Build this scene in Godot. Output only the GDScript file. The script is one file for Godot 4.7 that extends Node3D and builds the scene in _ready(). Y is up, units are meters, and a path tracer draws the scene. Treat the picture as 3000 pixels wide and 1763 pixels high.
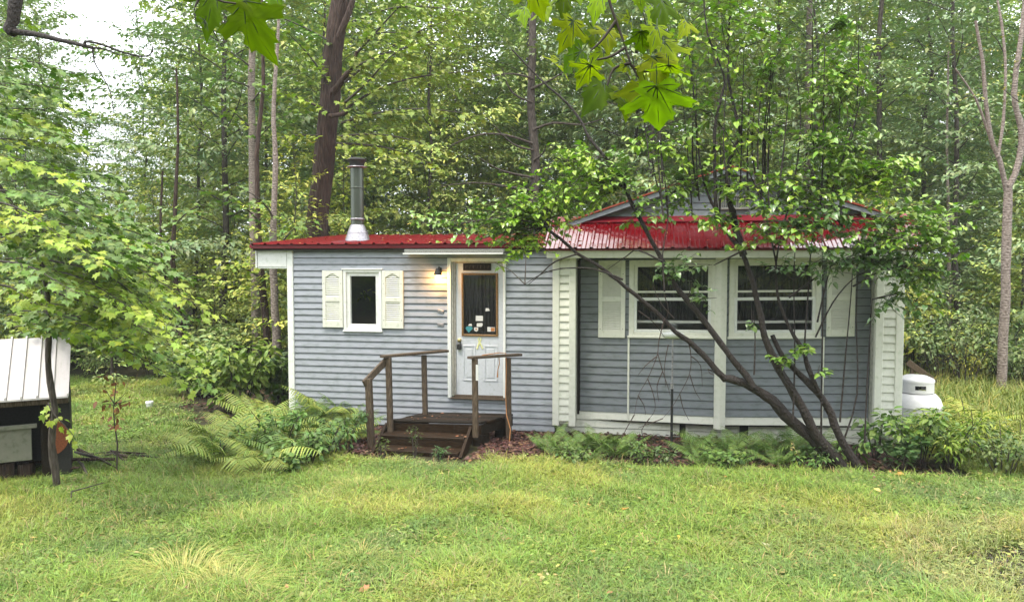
extends Node3D
# A small blue-grey cabin with a red metal roof in a wet summer wood.

const FOCAL := 2224.0
const EYE := 2.62
const TILT := 0.05236
const HOUSE_TURN := 0.18777

var rng := RandomNumberGenerator.new()
var taken := {}
var M := {}
var SHAPE := {}
var house_o := Vector3(0.648, 0, -11.42)
var hu := Vector3.ZERO
var hn := Vector3.ZERO
var bump := FastNoiseLite.new()

# ---------------------------------------------------------------- mesh builder
class MB:
	var v := PackedVector3Array()
	var n := PackedVector3Array()
	var c := PackedColorArray()
	var t := PackedVector2Array()
	var ix := PackedInt32Array()
	var col := Color(1, 1, 1)
	var T := Transform3D()
	var lit := true    # normals are kept

	func tri(a: Vector3, b: Vector3, d: Vector3) -> void:
		var k := v.size()
		a = T * a
		b = T * b
		d = T * d
		v.append(a)
		v.append(b)
		v.append(d)
		if lit:
			var m := (d - a).cross(b - a).normalized()
			n.append(m)
			n.append(m)
			n.append(m)
		c.append(col)
		c.append(col)
		c.append(col)
		ix.append(k)
		ix.append(k + 1)
		ix.append(k + 2)

	func otri(a: Vector3, b: Vector3, d: Vector3, mid: Vector3) -> void:
		if (d - a).cross(b - a).dot((a + b + d) / 3.0 - mid) < 0.0:
			tri(a, d, b)
		else:
			tri(a, b, d)

	func oquad(a: Vector3, b: Vector3, d: Vector3, e: Vector3, mid: Vector3) -> void:
		otri(a, b, d, mid)
		otri(a, d, e, mid)

	func quad(a: Vector3, b: Vector3, d: Vector3, e: Vector3) -> void:
		tri(a, b, d)
		tri(a, d, e)

	# box between two corners with chamfered edges
	func box(lo: Vector3, hi: Vector3, ch := 0.0, B := Transform3D()) -> void:
		var m := (lo + hi) / 2.0
		var h := (hi - lo) / 2.0
		ch = minf(ch, minf(h.x, minf(h.y, h.z)) * 0.45)
		var keep := T
		T = T * B
		var ax := [0, 1, 2]
		for i in ax:
			var j: int = (i + 1) % 3
			var k: int = (i + 2) % 3
			for s in [-1.0, 1.0]:
				var q := []
				for w in [[-1, -1], [1, -1], [1, 1], [-1, 1]]:
					var p := Vector3.ZERO
					p[i] = s * h[i]
					p[j] = w[0] * (h[j] - ch)
					p[k] = w[1] * (h[k] - ch)
					q.append(m + p)
				oquad(q[0], q[1], q[2], q[3], m)
			if ch > 0.0:
				for s in [-1.0, 1.0]:
					for r in [-1.0, 1.0]:
						var q := []
						for w in [[0, -1], [0, 1], [1, 1], [1, -1]]:
							var p := Vector3.ZERO
							p[i] = w[1] * (h[i] - ch)
							p[j] = s * (h[j] - (ch if w[0] == 0 else 0.0))
							p[k] = r * (h[k] - (0.0 if w[0] == 0 else ch))
							q.append(m + p)
						oquad(q[0], q[1], q[2], q[3], m)
		if ch > 0.0:
			for a in [-1.0, 1.0]:
				for b in [-1.0, 1.0]:
					for d in [-1.0, 1.0]:
						otri(m + Vector3(a * (h.x - ch), b * (h.y - ch), d * h.z), m + Vector3(a * h.x, b * (h.y - ch), d * (h.z - ch)), m + Vector3(a * (h.x - ch), b * h.y, d * (h.z - ch)), m)
		T = keep

	# a square bar from a to b
	func bar(a: Vector3, b: Vector3, w: float, h: float, ch := 0.004, up := Vector3.UP) -> void:
		var z := (b - a)
		var l := z.length()
		z /= l
		if absf(z.dot(up)) > 0.99:
			up = Vector3(0, 0, 1)
		var x := up.cross(z).normalized()
		var y := z.cross(x)
		box(Vector3(-w / 2, -h / 2, 0), Vector3(w / 2, h / 2, l), ch, Transform3D(Basis(x, y, z), a))

	# convex profile (2D) swept from a along d; px, py are the axes of the profile
	func sweep(poly: Array, a: Vector3, d: Vector3, px: Vector3, py: Vector3) -> void:
		var pts := []
		var mid := Vector3.ZERO
		for p in poly:
			var q: Vector3 = a + px * p.x + py * p.y
			pts.append(q)
			mid += q
		mid = mid / pts.size() + d / 2.0
		for i in pts.size():
			var j: int = (i + 1) % pts.size()
			oquad(pts[i], pts[j], pts[j] + d, pts[i] + d, mid)
			if i > 0 and i < pts.size() - 1:
				otri(pts[0], pts[i], pts[i + 1], mid)
				otri(pts[0] + d, pts[i] + d, pts[i + 1] + d, mid)

	func tube(p: Array, r: Array, sides := 8, cap := true, rough := 0.0) -> void:
		var m := p.size()
		var dir: Vector3 = (p[1] - p[0]).normalized()
		var x := dir.cross(Vector3(0.31, 0.2, 0.9)).normalized()
		var k := v.size()
		var run := 0.0
		for i in m:
			var nd: Vector3 = dir
			if i == 0:
				nd = (p[1] - p[0]).normalized()
			elif i == m - 1:
				nd = (p[i] - p[i - 1]).normalized()
			else:
				nd = (p[i + 1] - p[i - 1]).normalized()
			x = (x - nd * x.dot(nd)).normalized()
			var y := nd.cross(x)
			dir = nd
			if i > 0:
				run += (p[i] - p[i - 1]).length()
			for s in sides:
				var a := TAU * s / sides
				var o := x * cos(a) + y * sin(a)
				var rr: float = r[i]
				if rough > 0.0:
					rr *= 1.0 + rough * sin(a * 3.0 + i * 1.3) * 0.6 + rough * sin(a * 5.0 - i * 2.1) * 0.4
				v.append(T * (p[i] + o * rr))
				if lit:
					n.append((T.basis * o).normalized())
				c.append(col)
		for i in m - 1:
			for s in sides:
				var s2 := (s + 1) % sides
				var a := k + i * sides + s
				var b := k + i * sides + s2
				var d := k + (i + 1) * sides + s2
				var e := k + (i + 1) * sides + s
				ix.append_array(PackedInt32Array([a, d, b, a, e, d]))
		if cap:
			for q in [0, m - 1]:
				var ctr := v.size()
				v.append(T * p[q])
				if lit:
					n.append(T.basis * ((p[1] - p[0]) * -1.0 if q == 0 else (p[m - 1] - p[m - 2])).normalized())
				c.append(col)
				for s in sides:
					var a: int = k + q * sides + s
					var b: int = k + q * sides + (s + 1) % sides
					ix.append_array(PackedInt32Array([ctr, a, b] if q == 0 else [ctr, b, a]))

	# surface of revolution about y: profile of (radius, height)
	func lathe(prof: Array, at: Vector3, sides := 20) -> void:
		var k := v.size()
		for i in prof.size():
			var a: Vector2 = prof[maxi(i - 1, 0)]
			var b: Vector2 = prof[mini(i + 1, prof.size() - 1)]
			var d := (b - a).normalized()
			for s in sides:
				var g := TAU * s / sides
				v.append(T * (at + Vector3(prof[i].x * cos(g), prof[i].y, prof[i].x * sin(g))))
				if lit:
					n.append((T.basis * Vector3(d.y * cos(g), -d.x, d.y * sin(g))).normalized())
				c.append(col)
		for i in prof.size() - 1:
			for s in sides:
				var s2 := (s + 1) % sides
				ix.append_array(PackedInt32Array([k + i * sides + s, k + i * sides + s2, k + (i + 1) * sides + s2, k + i * sides + s, k + (i + 1) * sides + s2, k + (i + 1) * sides + s]))

	# one leaf of a prepared shape [points, triangles]
	func leaf(sh: Array, p: Vector3, d: Vector3, up: Vector3, size: float) -> void:
		var y := d.normalized()
		var x := y.cross(up).normalized()
		var z := x.cross(y)
		var k := v.size()
		for q: Vector3 in sh[0]:
			v.append(p + (x * q.x + y * q.y + z * q.z) * size)
			c.append(col)
			if lit:
				n.append(z)
		for i: int in sh[1]:
			ix.append(k + i)

	func mesh(mat: Material) -> ArrayMesh:
		var a := []
		a.resize(Mesh.ARRAY_MAX)
		a[Mesh.ARRAY_VERTEX] = v
		if lit:
			a[Mesh.ARRAY_NORMAL] = n
		a[Mesh.ARRAY_COLOR] = c
		a[Mesh.ARRAY_INDEX] = ix
		var m := ArrayMesh.new()
		m.add_surface_from_arrays(Mesh.PRIMITIVE_TRIANGLES, a)
		m.surface_set_material(0, mat)
		return m


# ---------------------------------------------------------------- scene helpers
func numbered(called: String) -> String:
	if not taken.has(called):
		taken[called] = 0
		return called
	taken[called] += 1
	return "%s_%03d" % [called, taken[called]]

func tag(o: Node3D, label: String, category := "", group := "", kind := "") -> Node3D:
	if label:
		o.set_meta("label", label)
	if category:
		o.set_meta("category", category)
	if group:
		o.set_meta("group", group)
	if kind:
		o.set_meta("kind", kind)
	return o

func thing(called: String, label: String, category: String, at := Vector3.ZERO, turn := 0.0, group := "") -> Node3D:
	var o := Node3D.new()
	o.name = numbered(called)
	add_child(o)
	o.position = at
	o.rotation.y = turn
	tag(o, label, category, group)
	return o

func part(called: String, m: MB, mat: Material, parent: Node3D) -> MeshInstance3D:
	return hang(called, m.mesh(mat), parent)

func hang(called: String, m: Mesh, parent: Node3D) -> MeshInstance3D:
	var o := MeshInstance3D.new()
	o.mesh = m
	if parent == self:
		o.name = numbered(called)
	else:
		var nm := called
		var k := 0
		while parent.has_node(nm):
			k += 1
			nm = "%s_%03d" % [called, k]
		o.name = nm
	parent.add_child(o)
	return o

func copy(src: Node3D, at: Vector3, turn: float, size: float, label := "") -> Node3D:
	var o: Node3D = src.duplicate()
	o.name = numbered(src.name.rstrip("0123456789_") if src.name.right(1).is_valid_int() else String(src.name))
	add_child(o)
	o.position = at
	o.rotation.y = turn
	o.scale = Vector3.ONE * size
	if label:
		o.set_meta("label", label)
	return o

func R(a: float, b: float) -> float:
	return rng.randf_range(a, b)

func rv() -> Vector3:
	return Vector3(R(-1, 1), R(-1, 1), R(-1, 1))

# where a sight line through a point of the photograph lies, d metres in front of the camera
func spot(x: float, y: float, d: float) -> Vector3:
	var a := (x - 1500.0) / FOCAL
	var b := -(y - 881.5) / FOCAL
	var c := cos(TILT)
	var s := sin(TILT)
	var r := Vector3(a, c * b - s, -s * b - c)
	return Vector3(0, EYE, 0) + r / -r.z * d

# the point of the ground on that sight line
func on_ground(x: float, y: float) -> Vector3:
	var d := 9.0
	for i in 12:
		var p := spot(x, y, d)
		var down := (EYE - p.y)
		d = d * (EYE - ground_y(p.x, p.z)) / maxf(down, 0.01)
	var q := spot(x, y, d)
	q.y = ground_y(q.x, q.z)
	return q

func ground_y(x: float, z: float) -> float:
	var h := 0.0
	if z > -9.3:
		h += 0.045 * (minf(z, 4.0) + 9.3)
	if z < -18.0:
		h += 0.03 * (-18.0 - z)
	var q := local(x, z)
	var flat := smoothstep(0.2, 1.6, q.y) if q.x > -5.0 and q.x < 5.6 and q.y > -8.0 else 1.0
	h += bump.get_noise_2d(x * 14.0, z * 14.0) * 0.035 * flat
	return h

# house coordinates (along the wall, out from the wall) of a ground position
func local(x: float, z: float) -> Vector2:
	var d := Vector3(x, 0, z) - Vector3(house_o.x, 0, house_o.z)
	return Vector2(d.dot(hu), d.dot(hn))

func in_house(u: float, v: float, n: float) -> Vector3:
	return house_o + hu * u + hn * n + Vector3(0, v, 0)

# ---------------------------------------------------------------- materials
func lin(r: float, g: float, b: float) -> Color:
	return Color(r, g, b).linear_to_srgb()

func noise_tex(freq: float, lo: Color, hi: Color, oct := 4, mid := -1.0, midc := Color.WHITE, seed_ := 1, px := 512) -> NoiseTexture2D:
	var f := FastNoiseLite.new()
	f.seed = seed_
	f.frequency = freq
	f.fractal_octaves = oct
	f.noise_type = FastNoiseLite.TYPE_SIMPLEX_SMOOTH
	var g := Gradient.new()
	g.set_color(0, lo)
	g.set_color(1, hi)
	if mid >= 0.0:
		g.add_point(mid, midc)
	var t := NoiseTexture2D.new()
	t.width = px
	t.height = px
	t.seamless = true
	t.noise = f
	t.color_ramp = g
	return t

func plain(color: Color, rough := 0.7, spec := 0.5, metal := 0.0) -> StandardMaterial3D:
	var m := StandardMaterial3D.new()
	m.albedo_color = color
	m.roughness = rough
	m.metallic_specular = spec
	m.metallic = metal
	return m

func worn(color: Color, rough: float, tex: Texture2D, size: float, height := 0.0, htex: Texture2D = null, stretch := Vector3.ONE) -> StandardMaterial3D:
	var m := plain(color, rough)
	m.albedo_texture = tex
	m.uv1_triplanar = true
	m.uv1_world_triplanar = false
	m.uv1_scale = stretch * size
	if htex:
		m.heightmap_enabled = true
		m.heightmap_texture = htex
		m.heightmap_scale = height
	return m

func leafy(rough := 0.5, back := Color(0.45, 0.62, 0.18), spec := 0.5) -> StandardMaterial3D:
	var m := plain(Color.WHITE, rough, spec)
	m.vertex_color_use_as_albedo = true
	m.backlight_enabled = true
	m.backlight = back
	return m

func materials() -> void:
	var G := func(a: float) -> Color: return Color(a, a, a)
	var streak := noise_tex(0.02, Color(0.76, 0.79, 0.74), G.call(1.0), 5, 0.42, Color(0.94, 0.96, 0.94), 3)
	var mottle := noise_tex(0.03, G.call(0.62), G.call(1.0), 5, 0.5, G.call(0.85), 7)
	var barkh := noise_tex(0.05, G.call(0.0), G.call(1.0), 5, 0.5, G.call(0.3), 11)
	var barkc := noise_tex(0.05, Color(0.3, 0.27, 0.25), Color(1, 1, 1), 5, 0.5, Color(0.68, 0.64, 0.62), 11)
	var grain := noise_tex(0.03, Color(0.4, 0.36, 0.32), Color(1, 1, 1), 5, 0.45, Color(0.72, 0.68, 0.62), 13)
	var lichen := noise_tex(0.04, Color(0.45, 0.42, 0.4), Color(1.0, 1.0, 0.9), 5, 0.62, Color(0.55, 0.5, 0.46), 17)
	var clean := noise_tex(0.02, Color(0.88, 0.9, 0.86), G.call(1.0), 5, 0.4, G.call(0.98), 4)
	for k in 4:
		var w: float = [1.0, 0.97, 1.03, 0.985][k]
		var a := worn(lin(0.325 * w, 0.333 * w, 0.385 * w), 0.55, streak, 0.9, 0, null, Vector3(0.5, 1.4, 1))
		a.uv1_world_triplanar = true
		M["siding%d" % k] = a
	M.blue_bay = worn(lin(0.195, 0.207, 0.232), 0.55, streak, 0.9, 0, null, Vector3(0.5, 1.4, 1))
	M.white = worn(lin(0.74, 0.75, 0.72), 0.5, clean, 1.2)
	M.cream = worn(lin(0.7, 0.7, 0.615), 0.5, clean, 1.0)
	M.cream_dirty = worn(lin(0.6, 0.6, 0.49), 0.6, mottle, 0.7)
	M.door = worn(lin(0.56, 0.58, 0.62), 0.4, clean, 1.6)
	M.jamb = worn(lin(0.55, 0.52, 0.46), 0.6, mottle, 1.5, 0.15, mottle, Vector3(4, 0.5, 4))
	M.gold_wood = worn(lin(0.36, 0.22, 0.08), 0.5, grain, 3.0)
	M.red = plain(lin(0.15, 0.004, 0.008), 0.12, 1.0)
	M.red.albedo_texture = noise_tex(0.02, G.call(0.8), G.call(1.0), 4, -1.0, Color.WHITE, 21)
	M.red.uv1_triplanar = true
	M.red.uv1_scale = Vector3.ONE * 1.5
	M.red.clearcoat_enabled = true
	M.red.clearcoat = 1.0
	M.red.clearcoat_roughness = 0.04
	M.red_low = worn(lin(0.26, 0.008, 0.018), 0.33, mottle, 0.8)
	M.red_dark = plain(lin(0.16, 0.008, 0.016), 0.35)
	M.orange_trim = plain(lin(0.24, 0.045, 0.022), 0.4)
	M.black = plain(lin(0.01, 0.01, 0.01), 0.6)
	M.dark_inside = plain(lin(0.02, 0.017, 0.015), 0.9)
	M.pane = StandardMaterial3D.new()
	M.pane.albedo_color = Color(0.3, 0.34, 0.34, 0.02)
	M.pane.transparency = BaseMaterial3D.TRANSPARENCY_ALPHA
	M.pane.roughness = 0.02
	M.pane.metallic_specular = 0.45
	M.wet_wood = worn(lin(0.045, 0.027, 0.014), 0.55, grain, 1.0, 0.3, grain, Vector3(0.5, 3, 3))
	M.wet_wood.metallic_specular = 0.3
	M.deck_dark = worn(lin(0.022, 0.016, 0.01), 0.6, mottle, 1.5, 0.2, grain)
	M.deck_dark.metallic_specular = 0.25
	M.grey_wood = worn(lin(0.15, 0.112, 0.078), 0.75, grain, 1.0, 0.4, grain, Vector3(4, 0.5, 4))
	M.old_board = worn(lin(0.3, 0.3, 0.27), 0.8, mottle, 3.0)
	M.steel = worn(lin(0.5, 0.48, 0.51), 0.42, mottle, 1.5)
	M.steel.metallic = 0.75
	M.pipe = plain(lin(0.075, 0.088, 0.07), 0.28, 0.5, 0.5)
	M.pipe_black = plain(lin(0.02, 0.02, 0.02), 0.5)
	M.brass = plain(lin(0.5, 0.4, 0.18), 0.3, 0.5, 0.8)
	M.tank = worn(lin(0.7, 0.69, 0.68), 0.45, clean, 1.0)
	M.shed_roof = worn(lin(0.62, 0.585, 0.6), 0.35, clean, 0.8, 0, null, Vector3(3, 0.6, 3))
	M.tar = worn(lin(0.02, 0.018, 0.017), 0.7, mottle, 2.0)
	M.beige = worn(lin(0.2, 0.19, 0.155), 0.7, streak, 1.0)
	M.orange = worn(lin(0.26, 0.07, 0.02), 0.7, mottle, 3.0)
	M.cord = plain(lin(0.45, 0.2, 0.07), 0.5)
	M.stone = worn(lin(0.05, 0.045, 0.04), 0.55, mottle, 4.0, 0.4, mottle)
	M.paper = plain(lin(0.6, 0.6, 0.58), 0.7)
	M.teal = plain(lin(0.04, 0.22, 0.25), 0.6)
	M.ribbon = plain(lin(0.62, 0.62, 0.3), 0.6)
	M.rust = plain(lin(0.4, 0.16, 0.05), 0.6)
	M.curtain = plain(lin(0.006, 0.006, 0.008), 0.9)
	M.bulb = plain(lin(1, 0.85, 0.6), 0.3)
	M.bulb.emission_enabled = true
	M.bulb.emission = lin(1.0, 0.72, 0.34)
	M.bulb.emission_energy_multiplier = 2.2
	M.glass_jar = M.pane
	M.bark = worn(lin(0.125, 0.078, 0.06), 0.85, barkc, 0.5, 5.0, barkh, Vector3(2.0, 0.22, 2.0))
	M.bark_far = worn(lin(0.15, 0.135, 0.115), 0.9, barkc, 0.5, 1.5, barkh, Vector3(3.0, 0.5, 3.0))
	M.bark_pale = worn(lin(0.5, 0.45, 0.41), 0.85, barkc, 0.5, 0.8, barkh, Vector3(1.2, 2.2, 1.2))
	M.bark_lilac = worn(lin(0.062, 0.045, 0.035), 0.75, lichen, 1.0, 2.0, barkh, Vector3(1.6, 0.7, 1.6))
	M.twig = plain(lin(0.05, 0.04, 0.032), 0.85)
	M.twig_dead = plain(lin(0.07, 0.048, 0.042), 0.85)
	M.leaf = leafy(0.5)
	M.leaf_far = leafy(0.6, Color(0.4, 0.55, 0.16))
	M.leaf_gloss = leafy(0.3, Color(0.4, 0.6, 0.14), 0.6)
	M.leaf_big = leafy(0.62, Color(0.9, 1.0, 0.3), 0.25)
	M.fern = leafy(0.55, Color(0.4, 0.55, 0.14))
	M.grass = leafy(0.5, Color(0.45, 0.6, 0.14))
	M.litter = plain(Color.WHITE, 0.6)
	M.litter.vertex_color_use_as_albedo = true
	var soil := noise_tex(0.02, Color(0.35, 0.3, 0.22), Color(0.75, 0.8, 0.45), 6, 0.5, Color(0.5, 0.48, 0.3), 31, 1024)
	M.ground = worn(lin(0.12, 0.11, 0.06), 0.95, soil, 0.4, 1.5, soil)
	M.ground.uv1_world_triplanar = true
	M.gravel = worn(lin(0.16, 0.15, 0.14), 0.9, mottle, 2.0, 1.5, mottle)

# ---------------------------------------------------------------- leaf shapes
func outline(pts: Array, mid: Vector2, fold: float, droop: float) -> Array:
	# right half from the stem to the tip, mirrored; a fan about the midrib point
	var p := [Vector3(mid.x, mid.y, 0.0)]
	for q: Vector2 in pts:
		p.append(Vector3(q.x, q.y, fold * absf(q.x) - droop * q.y * q.y))
	for i in range(pts.size() - 2, 0, -1):
		p.append(Vector3(-pts[i].x, pts[i].y, fold * absf(pts[i].x) - droop * pts[i].y * pts[i].y))
	var t := []
	var m := p.size() - 1
	for i in m:
		t.append_array([0, 1 + (i + 1) % m, 1 + i])
	# keep the front face up
	return [p, t]

func shapes() -> void:
	var V := func(a: Array) -> Array:
		var o := []
		for i in range(0, a.size(), 2):
			o.append(Vector2(a[i], a[i + 1]))
		return o
	SHAPE.kite = [[Vector3.ZERO, Vector3(-0.27, 0.42, 0.07), Vector3(0, 1, -0.1), Vector3(0.27, 0.42, 0.07)], [0, 1, 2, 0, 2, 3]]
	SHAPE.lance = [[Vector3.ZERO, Vector3(-0.14, 0.35, 0.03), Vector3(0, 1, -0.2), Vector3(0.14, 0.35, 0.03)], [0, 1, 2, 0, 2, 3]]
	SHAPE.pinna = outline(V.call([0, 0, 0.06, 0.08, 0.035, 0.13, 0.075, 0.2, 0.04, 0.27, 0.07, 0.35, 0.04, 0.43, 0.06, 0.5, 0.03, 0.6, 0.05, 0.68, 0.02, 0.78, 0, 1]), Vector2(0, 0.4), 0.35, 0.2)
	SHAPE.maple = outline(V.call([0, 0, 0.25, -0.05, 0.22, 0.1, 0.5, 0.22, 0.36, 0.36, 0.44, 0.62, 0.17, 0.56, 0, 1]), Vector2(0, 0.3), 0.12, 0.18)
	SHAPE.heart = outline(V.call([0, 0, 0.2, -0.06, 0.37, 0.12, 0.36, 0.4, 0.2, 0.72, 0, 1]), Vector2(0, 0.35), 0.3, 0.22)
	SHAPE.oval = outline(V.call([0, 0, 0.16, 0.12, 0.26, 0.4, 0.17, 0.75, 0, 1]), Vector2(0, 0.4), 0.25, 0.25)
	SHAPE.round = outline(V.call([0, 0.02, 0.3, 0.1, 0.42, 0.45, 0.28, 0.82, 0, 0.95]), Vector2(0, 0.45), 0.1, 0.1)
	SHAPE.big_maple = outline(V.call([0, 0, 0.07, -0.06, 0.2, -0.13, 0.31, -0.11, 0.32, -0.04, 0.43, -0.02, 0.36, 0.06, 0.29, 0.13, 0.38, 0.15, 0.45, 0.22, 0.56, 0.23, 0.7, 0.32, 0.6, 0.37, 0.61, 0.47, 0.5, 0.46, 0.42, 0.42, 0.33, 0.4, 0.25, 0.42, 0.25, 0.52, 0.33, 0.6, 0.27, 0.66, 0.28, 0.76, 0.19, 0.74, 0.13, 0.83, 0.08, 0.92, 0, 1.06]), Vector2(0, 0.28), 0.1, 0.25)

# ---------------------------------------------------------------- growing things
func shade(base: Color, spread := 0.25) -> Color:
	var k := R(1.0 - spread, 1.0 + spread)
	return Color(base.r * k * R(0.85, 1.2), base.g * k, base.b * k * R(0.75, 1.25))

# a flat layered branch: axis, alternate twigs, leaves lying roughly level
func spray(lv: MB, tw: MB, a: Vector3, b: Vector3, width: float, size: float, base: Color, kind := "kite", thick := 0.012, gap := 0.13, arch := 0.12, sides := 4, fill := 1.0, flat := 0.45) -> void:
	var ax := b - a
	var l := ax.length()
	var d := ax / l
	var lat := d.cross(Vector3.UP).normalized()
	var m := maxi(4, int(l / gap))
	var p := []
	var r := []
	var w1 := R(-0.06, 0.06) * l
	for i in m + 1:
		var f := float(i) / m
		p.append(a + ax * f + Vector3.UP * (arch * l * sin(f * PI) - 0.03 * l * f) + lat * w1 * sin(f * 5.0))
		r.append(thick * (1.0 - 0.85 * f))
	if tw:
		tw.tube(p, r, sides, false)
	for i in range(int(m * (0.18 if sides > 4 or gap < 0.12 else 0.06)), m + 1):
		var f := float(i) / m
		for s in [-1.0, 1.0]:
			if R(0, 1) > 0.92 * fill:
				continue
			var td: Vector3 = (d * R(0.5, 0.9) + lat * s * R(0.6, 1.0) + Vector3.UP * R(-0.3, 0.15)).normalized()
			var tl := width * (1.0 - 0.55 * f) * R(0.45, 1.05)
			var q: Vector3 = p[i]
			var e := q + td * tl + Vector3.DOWN * tl * 0.12
			if tw and tl > 0.15 and sides > 3 and gap < 0.12:
				tw.tube([q, (q + e) / 2 + Vector3.UP * tl * 0.04, e], [thick * 0.3, thick * 0.22, thick * 0.1], 3, false)
			var steps := maxi(2, int(tl / (size * 0.62)))
			for j in steps:
				if R(0, 1) > fill:
					continue
				var g := (j + R(0.3, 1.0)) / steps
				var lp := q.lerp(e, g) + rv() * size * 0.25
				var ld := (td * R(0.2, 1.0) + lat * R(-0.9, 0.9) + d * R(-0.2, 0.6) + Vector3.UP * R(-0.7, 0.1))
				lv.col = shade(base)
				lv.leaf(SHAPE[kind], lp, ld, (Vector3.UP + rv() * flat), size * R(0.7, 1.2))

# a forest tree: root with trunk and crown; variants are copied about the wood
func forest_tree(called: String, h: float, r0: float, start: float, spread: float, size: float, base: Color, bark: Material, nb: int, seed_: int, per := 1.0) -> Node3D:
	rng.seed = seed_
	var o := thing(called, "", "tree")
	var tr := MB.new()
	var lv := MB.new()
	lv.lit = false
	var p := []
	var r := []
	var wob := Vector3(R(-1, 1), 0, R(-1, 1)) * 0.03 * h
	for i in 11:
		var f := i / 10.0
		p.append(Vector3(0, h * f - 0.2, 0) + wob * sin(f * 3.0) + Vector3(R(-1, 1), 0, R(-1, 1)) * 0.006 * h)
		r.append(r0 * (1.0 - 0.88 * f) * (1.25 if i == 0 else 1.0))
	tr.tube(p, r, 9, false, 0.08)
	for k in nb:
		var f := start + (1.0 - start) * (k + R(0, 0.8)) / nb
		var i := clampi(int(f * 10), 0, 9)
		var q: Vector3 = p[i].lerp(p[i + 1], f * 10 - i)
		var az := k * 2.399 + R(-0.4, 0.4)
		var g := (f - start) / (1.0 - start)
		var bl := spread * (1.0 - 0.75 * g) * R(0.65, 1.1) * (0.75 + 0.5 * sin(minf(g * 4.0, 1.57)))
		var up := lerpf(0.15, 0.9, g)
		var e := q + Vector3(cos(az), up * R(0.6, 1.2), sin(az)).normalized() * bl
		spray(lv, tr, q, e, minf(bl * 0.7, 1.7), size, base * R(0.7, 1.25), "kite", minf(r0 * 0.2, 0.025), 0.125, 0.1, 4, per, 0.38)
	part("trunk", tr, bark, o)
	part("crown", lv, M.leaf_far, o)
	return o

# a bush: several stems from the ground, leaves all about
func bush(o: Node3D, h: float, w: float, stems: int, size: float, base: Color, kind: String, leaves: int, mat: Material) -> void:
	var tr := MB.new()
	var lv := MB.new()
	lv.lit = false
	for s in stems:
		var az := s * 2.4 + R(-0.4, 0.4)
		var e := Vector3(cos(az) * w * R(0.3, 1.0), h * R(0.55, 1.0), sin(az) * w * R(0.3, 1.0))
		var st := Vector3(cos(az), 0, sin(az)) * w * 0.12
		var midp := st.lerp(e, 0.5) + Vector3.UP * h * 0.12
		tr.tube([st + Vector3.DOWN * 0.05, midp, e], [0.008 + h * 0.004, 0.006 + h * 0.002, 0.003], 4, false)
		for j in int(leaves / float(stems)):
			var f := sqrt(R(0.06, 1.0))
			var q := st.lerp(midp, f * 2.0) if f < 0.5 else midp.lerp(e, f * 2.0 - 1.0)
			var out := Vector3(R(-1, 1), R(-0.5, 0.5), R(-1, 1))
			lv.col = shade(base, 0.3)
			lv.leaf(SHAPE[kind], q + out * w * 0.22, out + Vector3(0, -0.15, 0), Vector3.UP + rv() * 0.5, size * R(0.6, 1.2))
	part("stems", tr, M.twig, o)
	part("foliage", lv, mat, o)

func frond_mesh(l: float, base: Color, seed_: int) -> ArrayMesh:
	rng.seed = seed_
	var m := MB.new()
	m.lit = false
	var pts := []
	var rr := []
	var bend := R(0.4, 0.85)
	for i in 13:
		var f := i / 12.0
		var a := 1.25 - bend * f * 1.9
		pts.append((pts[i - 1] if i else Vector3.ZERO) + (Vector3(0, sin(a), cos(a)) * l / 12.0 if i else Vector3.ZERO))
		rr.append(0.005 * (1.0 - 0.8 * f))
	m.col = Color(base.r * 1.1, base.g * 0.9, base.b)
	m.tube(pts, rr, 3, false)
	var np := 21
	for i in np:
		var f := 0.16 + 0.84 * i / np
		var k := mini(int(f * 12), 11)
		var q: Vector3 = pts[k].lerp(pts[k + 1], f * 12 - k)
		var d: Vector3 = (pts[k + 1] - pts[k]).normalized()
		var up := Vector3(1, 0, 0).cross(d) * -1.0
		var pl := l * 0.23 * sin(PI * pow(clampf((f - 0.08) / 0.94, 0, 1), 0.75)) + 0.012
		for s in [-1.0, 1.0]:
			var side := (Vector3(s, 0, 0) + d * 0.35 + up * -0.22 + rv() * 0.08).normalized()
			m.col = shade(base, 0.15)
			m.leaf(SHAPE.pinna, q, side + Vector3(0, -0.15, 0), up + rv() * 0.25, pl)
	return m.mesh(M.fern)

func fern(at: Vector3, size: float, fronds: Array, count: int, label: String, group: String) -> Node3D:
	var o := thing("fern", label, "fern", at, R(0, TAU), group)
	for k in count:
		var f := hang("frond", fronds[rng.randi() % fronds.size()], o)
		f.rotation = Vector3(R(-0.15, 0.35), k * TAU / count + R(-0.3, 0.3), R(-0.15, 0.15))
		f.scale = Vector3.ONE * size * R(0.75, 1.15)
	return o

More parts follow.
